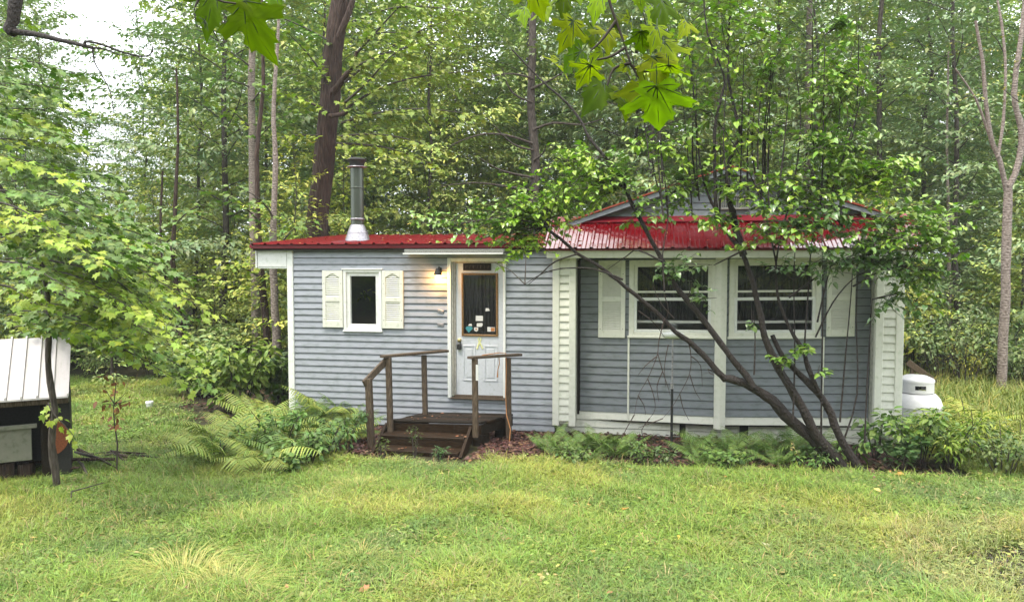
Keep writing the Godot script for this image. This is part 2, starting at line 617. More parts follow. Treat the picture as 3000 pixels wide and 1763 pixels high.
# ---------------------------------------------------------------- the house
func siding(parent: Node3D, u0: float, u1: float, v0: float, v1: float, h: float, holes: Array, mats: Array, T: Transform3D, out := 0.02) -> void:
	var row := 0
	var v := v0
	while v < v1 - 0.01:
		var top := minf(v + h, v1)
		var pieces := [[u0, u1, v, top]]
		for o in holes:
			var next := []
			for q in pieces:
				if o[1] <= q[0] or o[0] >= q[1] or o[3] <= q[2] or o[2] >= q[3]:
					next.append(q)
					continue
				if o[0] > q[0]:
					next.append([q[0], o[0], q[2], q[3]])
				if o[1] < q[1]:
					next.append([o[1], q[1], q[2], q[3]])
				if o[2] > q[2] + 0.015:
					next.append([maxf(o[0], q[0]), minf(o[1], q[1]), q[2], o[2]])
				if o[3] < q[3] - 0.015:
					next.append([maxf(o[0], q[0]), minf(o[1], q[1]), o[3], q[3]])
			pieces = next
		for q in pieces:
			if q[1] - q[0] < 0.01:
				continue
			var m := MB.new()
			m.T = T
			var hh: float = q[3] - q[2] - (0.009 if q[3] > v + h - 0.002 else 0.0)
			var f0: float = (q[2] - v) / h
			var b: float = out * (1.0 - 0.85 * f0)
			var t: float = out * (1.0 - 0.85 * (q[3] - v) / h)
			m.sweep([Vector2(-0.004, 0), Vector2(b - 0.001, 0), Vector2(b, 0.004), Vector2(b * 0.94, minf(0.02, hh * 0.5)), Vector2(t, hh), Vector2(-0.004, hh)], Vector3(q[0], q[2], 0), Vector3(q[1] - q[0], 0, 0), Vector3(0, 0, 1), Vector3(0, 1, 0))
			part("siding_board", m, mats[(row * 7 + int(q[0] * 3.0)) % mats.size()], parent)
		row += 1
		v += h

func wall_of(u0: float, u1: float, v0: float, v1: float, holes: Array, n0: float, n1: float, T: Transform3D) -> MB:
	var m := MB.new()
	m.T = T
	var us := [u0, u1]
	var vs := [v0, v1]
	for o in holes:
		us.append_array([o[0], o[1]])
		vs.append_array([o[2], o[3]])
	us.sort()
	vs.sort()
	for i in us.size() - 1:
		for j in vs.size() - 1:
			if us[i + 1] - us[i] < 0.001 or vs[j + 1] - vs[j] < 0.001:
				continue
			var c := Vector2((us[i] + us[i + 1]) / 2, (vs[j] + vs[j + 1]) / 2)
			var inside := false
			for o in holes:
				if c.x > o[0] and c.x < o[1] and c.y > o[2] and c.y < o[3]:
					inside = true
			if not inside:
				m.box(Vector3(us[i], vs[j], n0), Vector3(us[i + 1], vs[j + 1], n1))
	return m

# four boards round an opening
func frame_of(m: MB, u0: float, u1: float, v0: float, v1: float, w: float, n0: float, n1: float, ch := 0.004) -> void:
	m.box(Vector3(u0, v0, n0), Vector3(u0 + w, v1, n1), ch)
	m.box(Vector3(u1 - w, v0, n0), Vector3(u1, v1, n1), ch)
	m.box(Vector3(u0 + w, v0, n0 + 0.001), Vector3(u1 - w, v0 + w, n1 - 0.001), ch)
	m.box(Vector3(u0 + w, v1 - w, n0 + 0.001), Vector3(u1 - w, v1, n1 - 0.001), ch)

func shutter(parent: Node3D, u0: float, u1: float, v0: float, v1: float, T: Transform3D, mat: Material) -> void:
	var m := MB.new()
	m.T = T
	var w := u1 - u0
	var st := w * 0.16
	var mv := v0 + (v1 - v0) * 0.5
	var n0 := 0.016
	var n1 := 0.05
	m.box(Vector3(u0, v0, n0), Vector3(u0 + st, v1, n1), 0.004)
	m.box(Vector3(u1 - st, v0, n0), Vector3(u1, v1, n1), 0.004)
	m.box(Vector3(u0 + st, v0, n0 + 0.001), Vector3(u1 - st, v0 + 0.1, n1 - 0.001), 0.003)
	m.box(Vector3(u0 + st, mv - 0.035, n0 + 0.001), Vector3(u1 - st, mv + 0.035, n1 - 0.001), 0.003)
	# the head board, cut to an arch
	var tops := 12
	for i in tops:
		var a := float(i) / tops
		var b := float(i + 1) / tops
		var ya := v1 - 0.1 + 0.055 * pow(sin(a * PI), 1.6)
		var yb := v1 - 0.1 + 0.055 * pow(sin(b * PI), 1.6)
		var ua := lerpf(u0 + st, u1 - st, a)
		var ub := lerpf(u0 + st, u1 - st, b)
		m.quad(Vector3(ua, ya, n1 - 0.001), Vector3(ua, v1, n1 - 0.001), Vector3(ub, v1, n1 - 0.001), Vector3(ub, yb, n1 - 0.001))
		m.quad(Vector3(ua, ya, n0), Vector3(ua, ya, n1 - 0.001), Vector3(ub, yb, n1 - 0.001), Vector3(ub, yb, n0))
	m.quad(Vector3(u0 + st, v1, n0), Vector3(u1 - st, v1, n0), Vector3(u1 - st, v1, n1 - 0.001), Vector3(u0 + st, v1, n1 - 0.001))
	m.box(Vector3(u0 + st, v0 + 0.1, n0), Vector3(u1 - st, v1 - 0.03, n0 + 0.004))
	var s := part("shutter", m, mat, parent)
	var lo := MB.new()
	lo.T = T
	for z in [[v0 + 0.1, mv - 0.035], [mv + 0.035, v1 - 0.05]]:
		var k := int((z[1] - z[0]) / 0.03)
		for i in k:
			var y: float = z[0] + (z[1] - z[0]) * (i + 0.5) / k
			var uu := st
			if y > v1 - 0.11:
				uu = w * 0.3
			lo.sweep([Vector2(n0 + 0.004, 0.012), Vector2(n0 + 0.006, 0.016), Vector2(n1 - 0.008, -0.008), Vector2(n1 - 0.01, -0.013)], Vector3(u0 + uu, y, 0), Vector3(w - uu * 2, 0, 0), Vector3(0, 0, 1), Vector3(0, 1, 0))
	tag(part("louvres", lo, mat, s), "", "", "", "stuff")
	var sc := MB.new()
	sc.T = T
	for a in [u0 + st * 0.5, u1 - st * 0.5]:
		for y in [v0 + 0.13, v1 - 0.2]:
			sc.box(Vector3(a - 0.006, y - 0.006, n1 - 0.002), Vector3(a + 0.006, y + 0.006, n1 + 0.004), 0.003)
	tag(part("screws", sc, M.beige, s), "", "", "", "stuff")

func roof_panels(parent: Node3D, u0: float, u1: float, front: Vector2, back: Vector2, mat: Material, rib := 0.2286, skewl := 0.0) -> void:
	# sheets of ribbed metal; front/back are (n, v)
	var a := u0
	while a < u1 - 0.02:
		var b := minf(a + rib * 4.0, u1)
		var m := MB.new()
		var prof := []
		var x := a
		while x < b - 0.01:
			prof.append_array([Vector2(x, 0.0), Vector2(x + 0.018, 0.022), Vector2(x + 0.042, 0.022), Vector2(x + 0.06, 0.0)])
			if x + 0.15 < b:
				prof.append_array([Vector2(x + 0.105, 0.0), Vector2(x + 0.115, 0.006), Vector2(x + 0.125, 0.0), Vector2(x + 0.165, 0.0), Vector2(x + 0.175, 0.006), Vector2(x + 0.185, 0.0)])
			x += rib
		prof.append(Vector2(b + 0.002, 0.0))
		var up := Vector3(0, front.x - back.x, back.y - front.y).normalized()
		var sag := R(-0.004, 0.004)
		for i in prof.size() - 1:
			var p: Vector2 = prof[i]
			var q: Vector2 = prof[i + 1]
			var wob := R(-0.002, 0.002)
			var steps := 6
			for s in steps:
				var f := float(s) / steps
				var g := float(s + 1) / steps
				var A := Vector3(p.x, lerpf(front.y, back.y, f) + sag * sin(f * 9.0), lerpf(front.x, back.x, f)) + up * p.y
				var B := Vector3(q.x, lerpf(front.y, back.y, f) + sag * sin(f * 9.0), lerpf(front.x, back.x, f)) + up * q.y
				var C := Vector3(q.x, lerpf(front.y, back.y, g) + sag * sin(g * 9.0), lerpf(front.x, back.x, g)) + up * q.y
				var D := Vector3(p.x, lerpf(front.y, back.y, g) + sag * sin(g * 9.0), lerpf(front.x, back.x, g)) + up * p.y
				m.quad(A, D, C, B)
		part("roof_panel", m, mat, parent)
		a = b

func lettering(text: String, size: float, at: Vector3, mat: Material, parent: Node3D) -> void:
	var t := TextMesh.new()
	var f := SystemFont.new()
	f.font_names = PackedStringArray(["Droid Sans"])
	t.font = f
	t.text = text
	t.pixel_size = size / 16.0
	t.font_size = 16
	t.depth = 0.002
	t.material = mat
	var o := hang("lettering", t, parent)
	o.position = at

func house() -> void:
	var H := thing("cabin", "small blue-grey sided cabin with red metal roofs and white trim", "house", house_o, -HOUSE_TURN)
	var I := Transform3D()
	var blue := [M.siding0, M.siding1, M.siding2, M.siding3]
	# --- low front room on the left
	var win := [-3.34, -2.765, 1.54, 2.465]
	var door := [-1.56, -0.785, 0.53, 2.62]
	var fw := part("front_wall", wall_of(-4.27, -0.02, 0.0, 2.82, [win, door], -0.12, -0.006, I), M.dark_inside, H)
	siding(fw, -4.235, 0.0, 0.03, 2.8, 0.1017, [[-3.375, -2.735, 1.52, 2.49], [-1.665, -0.755, 0.52, 2.668]], blue, I)
	var m := MB.new()
	m.box(Vector3(-4.34, 0.02, -0.1), Vector3(-4.236, 2.8, 0.032), 0.006)
	part("corner_board", m, M.white, H)
	m = MB.new()
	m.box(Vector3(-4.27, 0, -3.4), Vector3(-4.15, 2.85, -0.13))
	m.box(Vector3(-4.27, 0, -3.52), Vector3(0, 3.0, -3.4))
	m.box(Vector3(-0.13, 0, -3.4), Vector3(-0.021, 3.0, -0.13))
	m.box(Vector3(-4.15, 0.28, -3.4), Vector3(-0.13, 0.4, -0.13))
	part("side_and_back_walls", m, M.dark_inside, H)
	m = MB.new()
	m.box(Vector3(-4.2, 0.1, -3.45), Vector3(-4.29, 2.75, -0.11))
	part("side_cladding", m, M.siding1, H)
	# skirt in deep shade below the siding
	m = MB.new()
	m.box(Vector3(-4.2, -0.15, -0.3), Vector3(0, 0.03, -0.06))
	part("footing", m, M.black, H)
	# eave box and roof
	m = MB.new()
	m.box(Vector3(-4.85, 2.5, -3.5), Vector3(-4.345, 2.79, 0.02), 0.004)
	m.box(Vector3(-4.88, 2.51, -3.5), Vector3(-4.853, 2.81, 0.045), 0.004)
	for k in 3:
		m.box(Vector3(-4.845, 2.53 + k * 0.085, 0.021), Vector3(-4.345, 2.62 + k * 0.085, 0.03), 0.005)
	part("eave_box", m, M.white, H)
	m = MB.new()
	m.box(Vector3(-4.88, 2.74, -3.55), Vector3(0.0, 2.8, -0.01))
	m.box(Vector3(-4.34, 2.795, -0.02), Vector3(0.0, 2.83, 0.05), 0.004)
	part("roof_deck", m, M.white, H)
	m = MB.new()
	m.box(Vector3(-4.91, 2.82, 0.08), Vector3(0.0, 2.88, 0.125), 0.004)
	m.box(Vector3(-4.93, 2.83, 0.08), Vector3(-4.88, 2.885, 0.132), 0.003)
	m.sweep([Vector2(0.1, 2.82), Vector2(0.1, 2.9), Vector2(-3.6, 3.17), Vector2(-3.6, 3.09)], Vector3(-4.92, 0, 0), Vector3(0.02, 0, 0), Vector3(0, 0, 1), Vector3(0, 1, 0))
	part("drip_edge", m, M.red_dark, H)
	m = MB.new()
	m.sweep([Vector2(0.1, 2.79), Vector2(0.1, 2.875), Vector2(-3.6, 3.14), Vector2(-3.6, 2.79)], Vector3(-4.885, 0, 0), Vector3(4.885, 0, 0), Vector3(0, 0, 1), Vector3(0, 1, 0))
	var low := part("low_roof", m, M.dark_inside, H)
	roof_panels(low, -4.9, -0.02, Vector2(0.16, 2.885), Vector2(-3.6, 3.155), M.red_low)
	# chimney
	m = MB.new()
	m.lathe([Vector2(0.22, 0), Vector2(0.215, 0.012), Vector2(0.172, 0.14), Vector2(0.165, 0.16)], Vector3(-3.55, 2.965, -1.0), 20)
	m.lathe([Vector2(0.176, 0.135), Vector2(0.178, 0.14), Vector2(0.118, 0.275), Vector2(0.11, 0.28)], Vector3(-3.55, 2.965, -1.0), 20)
	var ch := part("chimney", m, M.steel, H)
	m = MB.new()
	m.lathe([Vector2(0.113, 0.25), Vector2(0.113, 1.25), Vector2(0.11, 1.26)], Vector3(-3.55, 2.955, -1.0), 24)
	for k in 1:
		m.lathe([Vector2(0.116, 0.9), Vector2(0.12, 0.905), Vector2(0.12, 0.925), Vector2(0.116, 0.93)], Vector3(-3.55, 2.955, -1.0), 24)
	part("flue_pipe", m, M.pipe, ch)
	m = MB.new()
	m.lathe([Vector2(0.116, 0.37), Vector2(0.124, 0.375), Vector2(0.124, 0.395), Vector2(0.116, 0.4)], Vector3(-3.55, 2.955, -1.0), 24)
	part("band", m, M.steel, ch)
	m = MB.new()
	m.lathe([Vector2(0.12, 1.25), Vector2(0.17, 1.262), Vector2(0.172, 1.275), Vector2(0.12, 1.282)], Vector3(-3.55, 2.955, -1.0), 24)
	part("band", m, M.steel, ch)
	m = MB.new()
	m.lathe([Vector2(0.1, 1.2), Vector2(0.125, 1.285), Vector2(0.125, 1.33), Vector2(0.17, 1.385), Vector2(0.17, 1.395), Vector2(0.1, 1.43), Vector2(0.0, 1.44)], Vector3(-3.55, 2.955, -1.0), 24)
	part("rain_cap", m, M.pipe_black, ch)
	# window with shutters
	m = MB.new()
	frame_of(m, -3.377, -2.737, 1.518, 2.49, 0.045, -0.06, 0.04)
	m.box(Vector3(-3.4, 2.485, 0.0), Vector3(-2.72, 2.505, 0.055), 0.004)
	m.box(Vector3(-3.39, 1.505, 0.0), Vector3(-2.73, 1.525, 0.05), 0.004)
	var w := part("window", m, M.white, H)
	m = MB.new()
	frame_of(m, -3.332, -2.782, 1.562, 2.446, 0.062, -0.05, 0.012)
	part("sash", m, M.white, w)
	m = MB.new()
	m.box(Vector3(-3.275, 1.62, -0.022), Vector3(-2.84, 2.39, -0.018))
	part("pane", m, M.pane, w)
	shutter(H, -3.728, -3.385, 1.568, 2.468, I, M.cream)
	shutter(H, -2.728, -2.383, 1.566, 2.47, I, M.cream)
	# door
	m = MB.new()
	m.box(Vector3(-1.668, 0.5, 0.0), Vector3(-1.61, 2.67, 0.045), 0.006)
	m.box(Vector3(-0.79, 0.53, 0.0), Vector3(-0.752, 2.67, 0.04), 0.006)
	m.box(Vector3(-1.61, 2.612, 0.0), Vector3(-0.79, 2.668, 0.042), 0.006)
	var dc := part("door_frame", m, M.white, H)
	m = MB.new()
	m.box(Vector3(-1.609, 0.53, -0.05), Vector3(-1.575, 2.611, 0.022), 0.006)
	m.box(Vector3(-1.574, 0.53, -0.07), Vector3(-1.546, 2.611, 0.004), 0.006)
	m.box(Vector3(-1.545, 2.59, -0.07), Vector3(-0.79, 2.611, 0.004), 0.003)
	part("jamb", m, M.jamb, dc)
	m = MB.new()
	m.box(Vector3(-1.62, 0.492, -0.05), Vector3(-0.76, 0.515, 0.07), 0.004)
	m.box(Vector3(-1.57, 0.516, -0.05), Vector3(-0.79, 0.53, 0.035), 0.004)
	m.box(Vector3(-1.57, 0.531, -0.05), Vector3(-0.79, 0.548, 0.01), 0.004)
	part("threshold", m, M.grey_wood, dc)
	var slab := wall_of(-1.543, -0.8, 0.552, 2.588, [[-1.43, -0.9, 1.48, 2.42]], -0.05, -0.018, I)
	for q in [[-1.44, -1.235], [-1.105, -0.885]]:
		frame_of(slab, q[0], q[1], 0.77, 1.325, 0.022, -0.02, -0.008, 0.006)
		slab.box(Vector3(q[0] + 0.055, 0.825, -0.02), Vector3(q[1] - 0.055, 1.27, -0.009), 0.008)
	var dr := part("door", slab, M.door, H)
	m = MB.new()
	frame_of(m, -1.455, -0.878, 1.462, 2.44, 0.032, -0.03, 0.0, 0.006)
	part("light_frame", m, M.gold_wood, dr)
	m = MB.new()
	m.box(Vector3(-1.43, 1.48, -0.028), Vector3(-0.9, 2.42, -0.024))
	part("door_pane", m, M.pane, dr)
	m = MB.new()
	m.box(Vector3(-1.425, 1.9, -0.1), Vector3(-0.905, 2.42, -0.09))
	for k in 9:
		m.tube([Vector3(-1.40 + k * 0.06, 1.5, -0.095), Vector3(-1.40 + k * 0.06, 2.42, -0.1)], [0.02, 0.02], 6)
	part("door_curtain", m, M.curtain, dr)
	m = MB.new()
	m.lathe([Vector2(0.0, 0.05), Vector2(0.02, 0.048), Vector2(0.03, 0.035), Vector2(0.026, 0.02), Vector2(0.014, 0.012), Vector2(0.03, 0.004), Vector2(0.03, 0.0)], Vector3.ZERO, 16)
	var kn := part("knob", m, M.brass, dr)
	kn.transform = Transform3D(Basis(Vector3(1, 0, 0), PI / 2), Vector3(-1.49, 1.40, -0.018))
	m = MB.new()
	m.box(Vector3(-1.525, 1.255, -0.015), Vector3(-1.455, 1.345, 0.03), 0.01)
	m.tube([Vector3(-1.515, 1.34, 0.005), Vector3(-1.513, 1.385, 0.008), Vector3(-1.49, 1.40, 0.01), Vector3(-1.467, 1.385, 0.008), Vector3(-1.465, 1.34, 0.005)], [0.006, 0.006, 0.006, 0.006, 0.006], 6)
	part("lock_box", m, M.black, dr)
	# stickers and the ribbon
	var stick := func(called: String, pts: Array, z: float, mat: Material) -> void:
		var b := MB.new()
		var poly := []
		for i in range(0, pts.size(), 2):
			poly.append(Vector2(pts[i], pts[i + 1]))
		b.sweep(poly, Vector3(0, 0, z), Vector3(0, 0, 0.0015), Vector3(1, 0, 0), Vector3(0, 1, 0))
		part(called, b, mat, dr)
	stick.call("sticker", [-1.235, 1.7, -1.12, 1.7, -1.118, 1.78, -1.232, 1.782], -0.0235, M.paper)
	stick.call("sticker", [-1.22, 1.63, -1.215, 1.61, -1.14, 1.612, -1.122, 1.64, -1.13, 1.67, -1.215, 1.665], -0.0235, M.paper)
	stick.call("sticker", [-1.4, 1.585, -1.345, 1.515, -1.28, 1.585, -1.3, 1.615, -1.38, 1.612], -0.0235, M.teal)
	stick.call("sticker", [-1.358, 1.625, -1.29, 1.622, -1.3, 1.655, -1.335, 1.652], -0.0232, M.paper)
	stick.call("sticker", [-1.26, 1.6, -1.26, 1.555, -1.228, 1.535, -1.195, 1.555, -1.195, 1.6], -0.0235, M.paper)
	stick.call("sticker", [-1.245, 1.585, -1.228, 1.55, -1.21, 1.585], -0.0215, M.rust)
	stick.call("sticker", [-1.05, 1.54, -0.93, 1.54, -0.93, 1.605, -1.05, 1.61], -0.0235, M.paper)
	stick.call("sticker", [-0.995, 1.545, -0.935, 1.545, -0.935, 1.6, -0.995, 1.6], -0.0215, M.rust)
	stick.call("sticker", [-1.08, 1.85, -1.01, 1.86, -1.03, 1.9, -1.075, 1.9], -0.0235, M.paper)
	m = MB.new()
	m.tube([Vector3(-1.212, 1.265, -0.016), Vector3(-1.18, 1.36, -0.015), Vector3(-1.145, 1.42, -0.014), Vector3(-1.165, 1.452, -0.014), Vector3(-1.195, 1.42, -0.014), Vector3(-1.165, 1.36, -0.012), Vector3(-1.122, 1.27, -0.012)], [0.014, 0.014, 0.011, 0.011, 0.011, 0.014, 0.014], 8)
	var rb := part("ribbon_emblem", m, M.ribbon, dr)
	rb.scale = Vector3(1, 1, 0.35)
	rb.position = Vector3(0, 0, -0.0085)
	m = MB.new()
	m.box(Vector3(-1.425, 2.478, -0.012), Vector3(-0.985, 2.585, 0.01), 0.006)
	var sg := part("plank_sign", m, M.deck_dark, dr)
	m = MB.new()
	for k in 7:
		var x := -1.38 + k * 0.058
		m.bar(Vector3(x, 2.505, 0.011), Vector3(x + R(-0.01, 0.02), 2.56, 0.011), 0.007, 0.004, 0.001)
		if k % 2 == 0:
			m.bar(Vector3(x, 2.535, 0.011), Vector3(x + 0.03, 2.55, 0.011), 0.006, 0.004, 0.001)
	tag(part("carving", m, M.grey_wood, sg), "", "", "", "stuff")
	# a small ledge over the door
	m = MB.new()
	m.box(Vector3(-2.29, 2.745, 0.02), Vector3(-0.74, 2.8, 0.24), 0.004)
	var aw := part("door_hood", m, M.old_board, H)
	m = MB.new()
	m.box(Vector3(-2.31, 2.722, 0.015), Vector3(-0.75, 2.742, 0.262), 0.003)
	part("hood_lip", m, M.white, aw)
	# wall lamp
	m = MB.new()
	m.lathe([Vector2(0.0, 0.1), Vector2(0.03, 0.098), Vector2(0.045, 0.06), Vector2(0.06, 0.02), Vector2(0.06, 0.0), Vector2(0.05, 0.0)], Vector3(-1.79, 2.41, 0.13), 16)
	m.box(Vector3(-1.82, 2.44, 0.01), Vector3(-1.76, 2.52, 0.04), 0.006)
	m.tube([Vector3(-1.79, 2.48, 0.03), Vector3(-1.79, 2.53, 0.07), Vector3(-1.79, 2.5, 0.13)], [0.01, 0.01, 0.01], 6)
	var lamp := part("wall_lamp", m, M.black, H)
	m = MB.new()
	m.lathe([Vector2(0.0, -0.085), Vector2(0.025, -0.082), Vector2(0.042, -0.06), Vector2(0.045, -0.04), Vector2(0.034, -0.01), Vector2(0.02, 0.005), Vector2(0.0, 0.006)], Vector3(-1.79, 2.41, 0.13), 16)
	part("lamp_bulb", m, M.bulb, lamp)
	# two little metal plates by the door
	for q in [[1.845, -0.25], [1.635, 0.0]]:
		m = MB.new()
		m.box(Vector3(-0.05, -0.022, 0.0), Vector3(0.05, 0.022, 0.012), 0.004)
		var pl := part("name_plate", m, M.steel, H)
		pl.transform = Transform3D(Basis(Vector3(0, 0, 1), q[1]), Vector3(-1.785, q[0], 0.016))
	# --- the gabled part behind and the bay before it
	m = MB.new()
	m.sweep([Vector2(0.05, 2.2), Vector2(5.02, 2.2), Vector2(5.02, 3.12), Vector2(2.55, 3.93), Vector2(0.05, 3.12)], Vector3(0, 0, -0.5), Vector3(0, 0, -0.12), Vector3(1, 0, 0), Vector3(0, 1, 0))
	var gw := part("gable_wall", m, M.blue_bay, H)
	for k in 9:
		var v := 3.1 + k * 0.1
		var half := (3.9 - v) / 0.33
		if half > 0.15:
			half = minf(half, 2.47)
			var q := [[2.55 - half, 2.55 + half]]
			if v + 0.1 > 3.38 and v < 3.62:
				q = [[2.55 - half, 2.36], [2.86, 2.55 + half]]
			for s in q:
				if s[1] - s[0] < 0.05:
					continue
				m = MB.new()
				m.sweep([Vector2(-0.003, 0), Vector2(0.016, 0), Vector2(0.017, 0.004), Vector2(0.004, 0.099), Vector2(-0.003, 0.099)], Vector3(s[0], v, -0.5), Vector3(s[1] - s[0], 0, 0), Vector3(0, 0, 1), Vector3(0, 1, 0))
				part("siding_board", m, M.blue_bay, gw)
	m = MB.new()
	frame_of(m, 2.37, 2.85, 3.39, 3.61, 0.03, -0.5, -0.46)
	for k in 13:
		m.box(Vector3(2.405 + k * 0.032, 3.42, -0.49), Vector3(2.419 + k * 0.032, 3.58, -0.468), 0.003)
	part("gable_vent", m, M.old_board, gw)
	m = MB.new()
	for s in [-1.0, 1.0]:
		m.sweep([Vector2(0, 0), Vector2(0, 0.025), Vector2(s * 2.75, -0.885), Vector2(s * 2.75, -0.91)], Vector3(2.55, 4.01, -0.32), Vector3(0, 0, -6.9), Vector3(1, 0, 0), Vector3(0, 1, 0))
	var gr := part("gable_roof", m, M.orange_trim, H)
	m = MB.new()
	for s in [-1.0, 1.0]:
		m.sweep([Vector2(0, -0.001), Vector2(0, -0.07), Vector2(s * 2.7, -0.96), Vector2(s * 2.7, -0.89)], Vector3(2.55, 4.0, -0.34), Vector3(0, 0, -0.03), Vector3(1, 0, 0), Vector3(0, 1, 0))
	part("rake_board", m, M.blue_bay, gr)
	m = MB.new()
	m.box(Vector3(0.05, 0, -7.0), Vector3(5.02, 3.1, -6.88))
	m.box(Vector3(0.05, 0, -6.88), Vector3(0.15, 3.1, -0.63))
	m.box(Vector3(4.92, 0, -6.88), Vector3(5.02, 3.1, -0.63))
	m.box(Vector3(0.15, 0.2, -6.88), Vector3(4.92, 0.3, -0.4))
	m.box(Vector3(0.15, 2.9, -6.88), Vector3(4.92, 3.0, -0.63))
	part("house_walls", m, M.siding1, H)
	# pent roof of the bay
	m = MB.new()
	m.sweep([Vector2(0.36, 2.77), Vector2(0.36, 2.8), Vector2(-0.5, 3.23), Vector2(-0.5, 3.06)], Vector3(-0.1, 0, 0), Vector3(5.12, 0, 0), Vector3(0, 0, 1), Vector3(0, 1, 0))
	var pent := part("pent_roof", m, M.red_dark, H)
	roof_panels(pent, -0.14, 5.06, Vector2(0.4, 2.805), Vector2(-0.5, 3.26), M.red, 0.2286)
	m = MB.new()
	m.sweep([Vector2(-0.5, 3.25), Vector2(-0.36, 3.205), Vector2(-0.35, 3.22), Vector2(-0.49, 3.31), Vector2(-0.51, 3.31)], Vector3(-0.1, 0, 0), Vector3(5.12, 0, 0), Vector3(0, 0, 1), Vector3(0, 1, 0))
	part("ridge_flashing", m, M.red_dark, pent)
	m = MB.new()
	m.box(Vector3(-0.08, 2.665, 0.3), Vector3(5.0, 2.785, 0.33), 0.005)
	m.box(Vector3(-0.07, 2.67, -0.45), Vector3(-0.04, 2.79, 0.3), 0.004)
	m.box(Vector3(4.97, 2.67, -0.45), Vector3(5.0, 2.79, 0.3), 0.004)
	m.box(Vector3(-0.04, 2.685, -0.3), Vector3(4.97, 2.7, 0.3))
	part("fascia", m, M.cream, H)
	# columns
	for q in [[-0.01, 0.335], [4.47, 4.83]]:
		m = MB.new()
		m.box(Vector3(q[0] + 0.02, 0.2, -0.4), Vector3(q[1] - 0.015, 2.69, 0.17))
		var col := part("column", m, M.cream_dirty, H)
		siding(col, q[0] + 0.1, q[1] - 0.1, 0.24, 2.68, 0.1143, [], [M.cream], Transform3D(Basis(), Vector3(0, 0, 0.17)), 0.02)
		m = MB.new()
		m.box(Vector3(q[0], 0.17, 0.1), Vector3(q[0] + 0.1, 2.685, 0.2), 0.006)
		part("corner_trim", m, M.cream, col)
		m = MB.new()
		m.box(Vector3(q[1] - 0.1, 0.165, 0.1), Vector3(q[1], 2.685, 0.2), 0.006)
		part("corner_trim", m, M.cream, col)
	# two faces of the bay, meeting at a post
	var A := Vector3(0.31, 0, -0.2)
	var B := Vector3(2.41, 0.03, 0.04)
	var C := Vector3(4.52, 0.06, -0.15)
	for f in [[A, B, 0], [B, C, 1]]:
		var x: Vector3 = (f[1] - f[0]).normalized()
		var l: float = (f[1] - f[0]).length()
		var T := Transform3D(Basis(x, Vector3.UP, x.cross(Vector3.UP)), f[0])
		var w0 := 0.80 if f[2] == 0 else 0.12
		var w1 := 2.06 if f[2] == 0 else 1.40
		var hole := [w0 + 0.08, w1 - 0.08, 1.55, 2.56]
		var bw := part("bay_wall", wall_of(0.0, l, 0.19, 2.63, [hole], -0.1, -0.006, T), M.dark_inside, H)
		siding(bw, 0.06, l - 0.04, 0.332, 2.64, 0.1143, [[w0, w1, 1.48, 2.62]], [M.blue_bay], T, 0.02)
		m = MB.new()
		m.T = T
		m.sweep([Vector2(-0.004, 0), Vector2(0.024, 0), Vector2(0.026, 0.005), Vector2(0.006, 0.115), Vector2(-0.004, 0.115)], Vector3(0.05, 0.215, 0), Vector3(l - 0.09, 0, 0), Vector3(0, 0, 1), Vector3(0, 1, 0))
		part("sill_board", m, M.cream, bw)
		m = MB.new()
		m.T = T
		var st := 0.785 if f[2] == 0 else 1.43
		m.box(Vector3(st, 0.21, 0.0), Vector3(st + 0.028, 1.49, 0.03), 0.004)
		part("joint_strip", m, M.cream, bw)
		m = MB.new()
		m.T = T
		frame_of(m, w0, w1, 1.478, 2.62, 0.075, -0.04, 0.03)
		m.box(Vector3(w0 - 0.02, 1.468, 0.0), Vector3(w1 + 0.02, 1.5, 0.05), 0.004)
		var bwin := part("window", m, M.cream, H)
		m = MB.new()
		m.T = T
		frame_of(m, w0 + 0.076, w1 - 0.076, 2.02, 2.565, 0.045, -0.03, 0.012)
		m.box(Vector3(w0 + 0.12, 2.135, -0.025), Vector3(w1 - 0.12, 2.165, 0.0), 0.003)
		part("upper_sash", m, M.cream, bwin)
		m = MB.new()
		m.T = T
		frame_of(m, w0 + 0.076, w1 - 0.076, 1.553, 2.062, 0.04, -0.015, 0.027)
		part("lower_sash", m, M.white, bwin)
		m = MB.new()
		m.T = T
		m.box(Vector3(w0 + 0.1, 2.06, -0.02), Vector3(w1 - 0.1, 2.53, -0.016))
		part("pane", m, M.pane, bwin)
		m = MB.new()
		m.T = T
		m.box(Vector3(w0 + 0.1, 1.59, 0.0), Vector3(w1 - 0.1, 2.03, 0.004))
		part("pane", m, M.pane, bwin)
		m = MB.new()
		m.T = T
		m.box(Vector3(w0 + 0.05, 1.68, -0.16), Vector3(w1 - 0.05, 1.715, -0.13), 0.003)
		part("inner_rail", m, M.white, bwin)
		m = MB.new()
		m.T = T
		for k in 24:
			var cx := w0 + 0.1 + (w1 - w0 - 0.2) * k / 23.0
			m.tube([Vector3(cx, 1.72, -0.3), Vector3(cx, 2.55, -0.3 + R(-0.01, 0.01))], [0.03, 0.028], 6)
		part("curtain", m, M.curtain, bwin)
		if f[2] == 0:
			shutter(H, 0.34, 0.745, 1.465, 2.62, T, M.cream)
		else:
			shutter(H, 1.475, 1.86, 1.5, 2.6, T, M.cream)
	m = MB.new()
	m.sweep([Vector2(2.335, 0.02), Vector2(2.34, 0.1), Vector2(2.415, 0.125), Vector2(2.495, 0.105), Vector2(2.495, 0.02)], Vector3(0, 0.19, 0), Vector3(0, 2.5, 0), Vector3(1, 0, 0), Vector3(0, 0, 1))
	part("centre_post", m, M.cream, H)
	# foundation skirt
	m = MB.new()
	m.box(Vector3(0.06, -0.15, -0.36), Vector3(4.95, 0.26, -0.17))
	var fs := part("foundation_skirt", m, M.black, H)
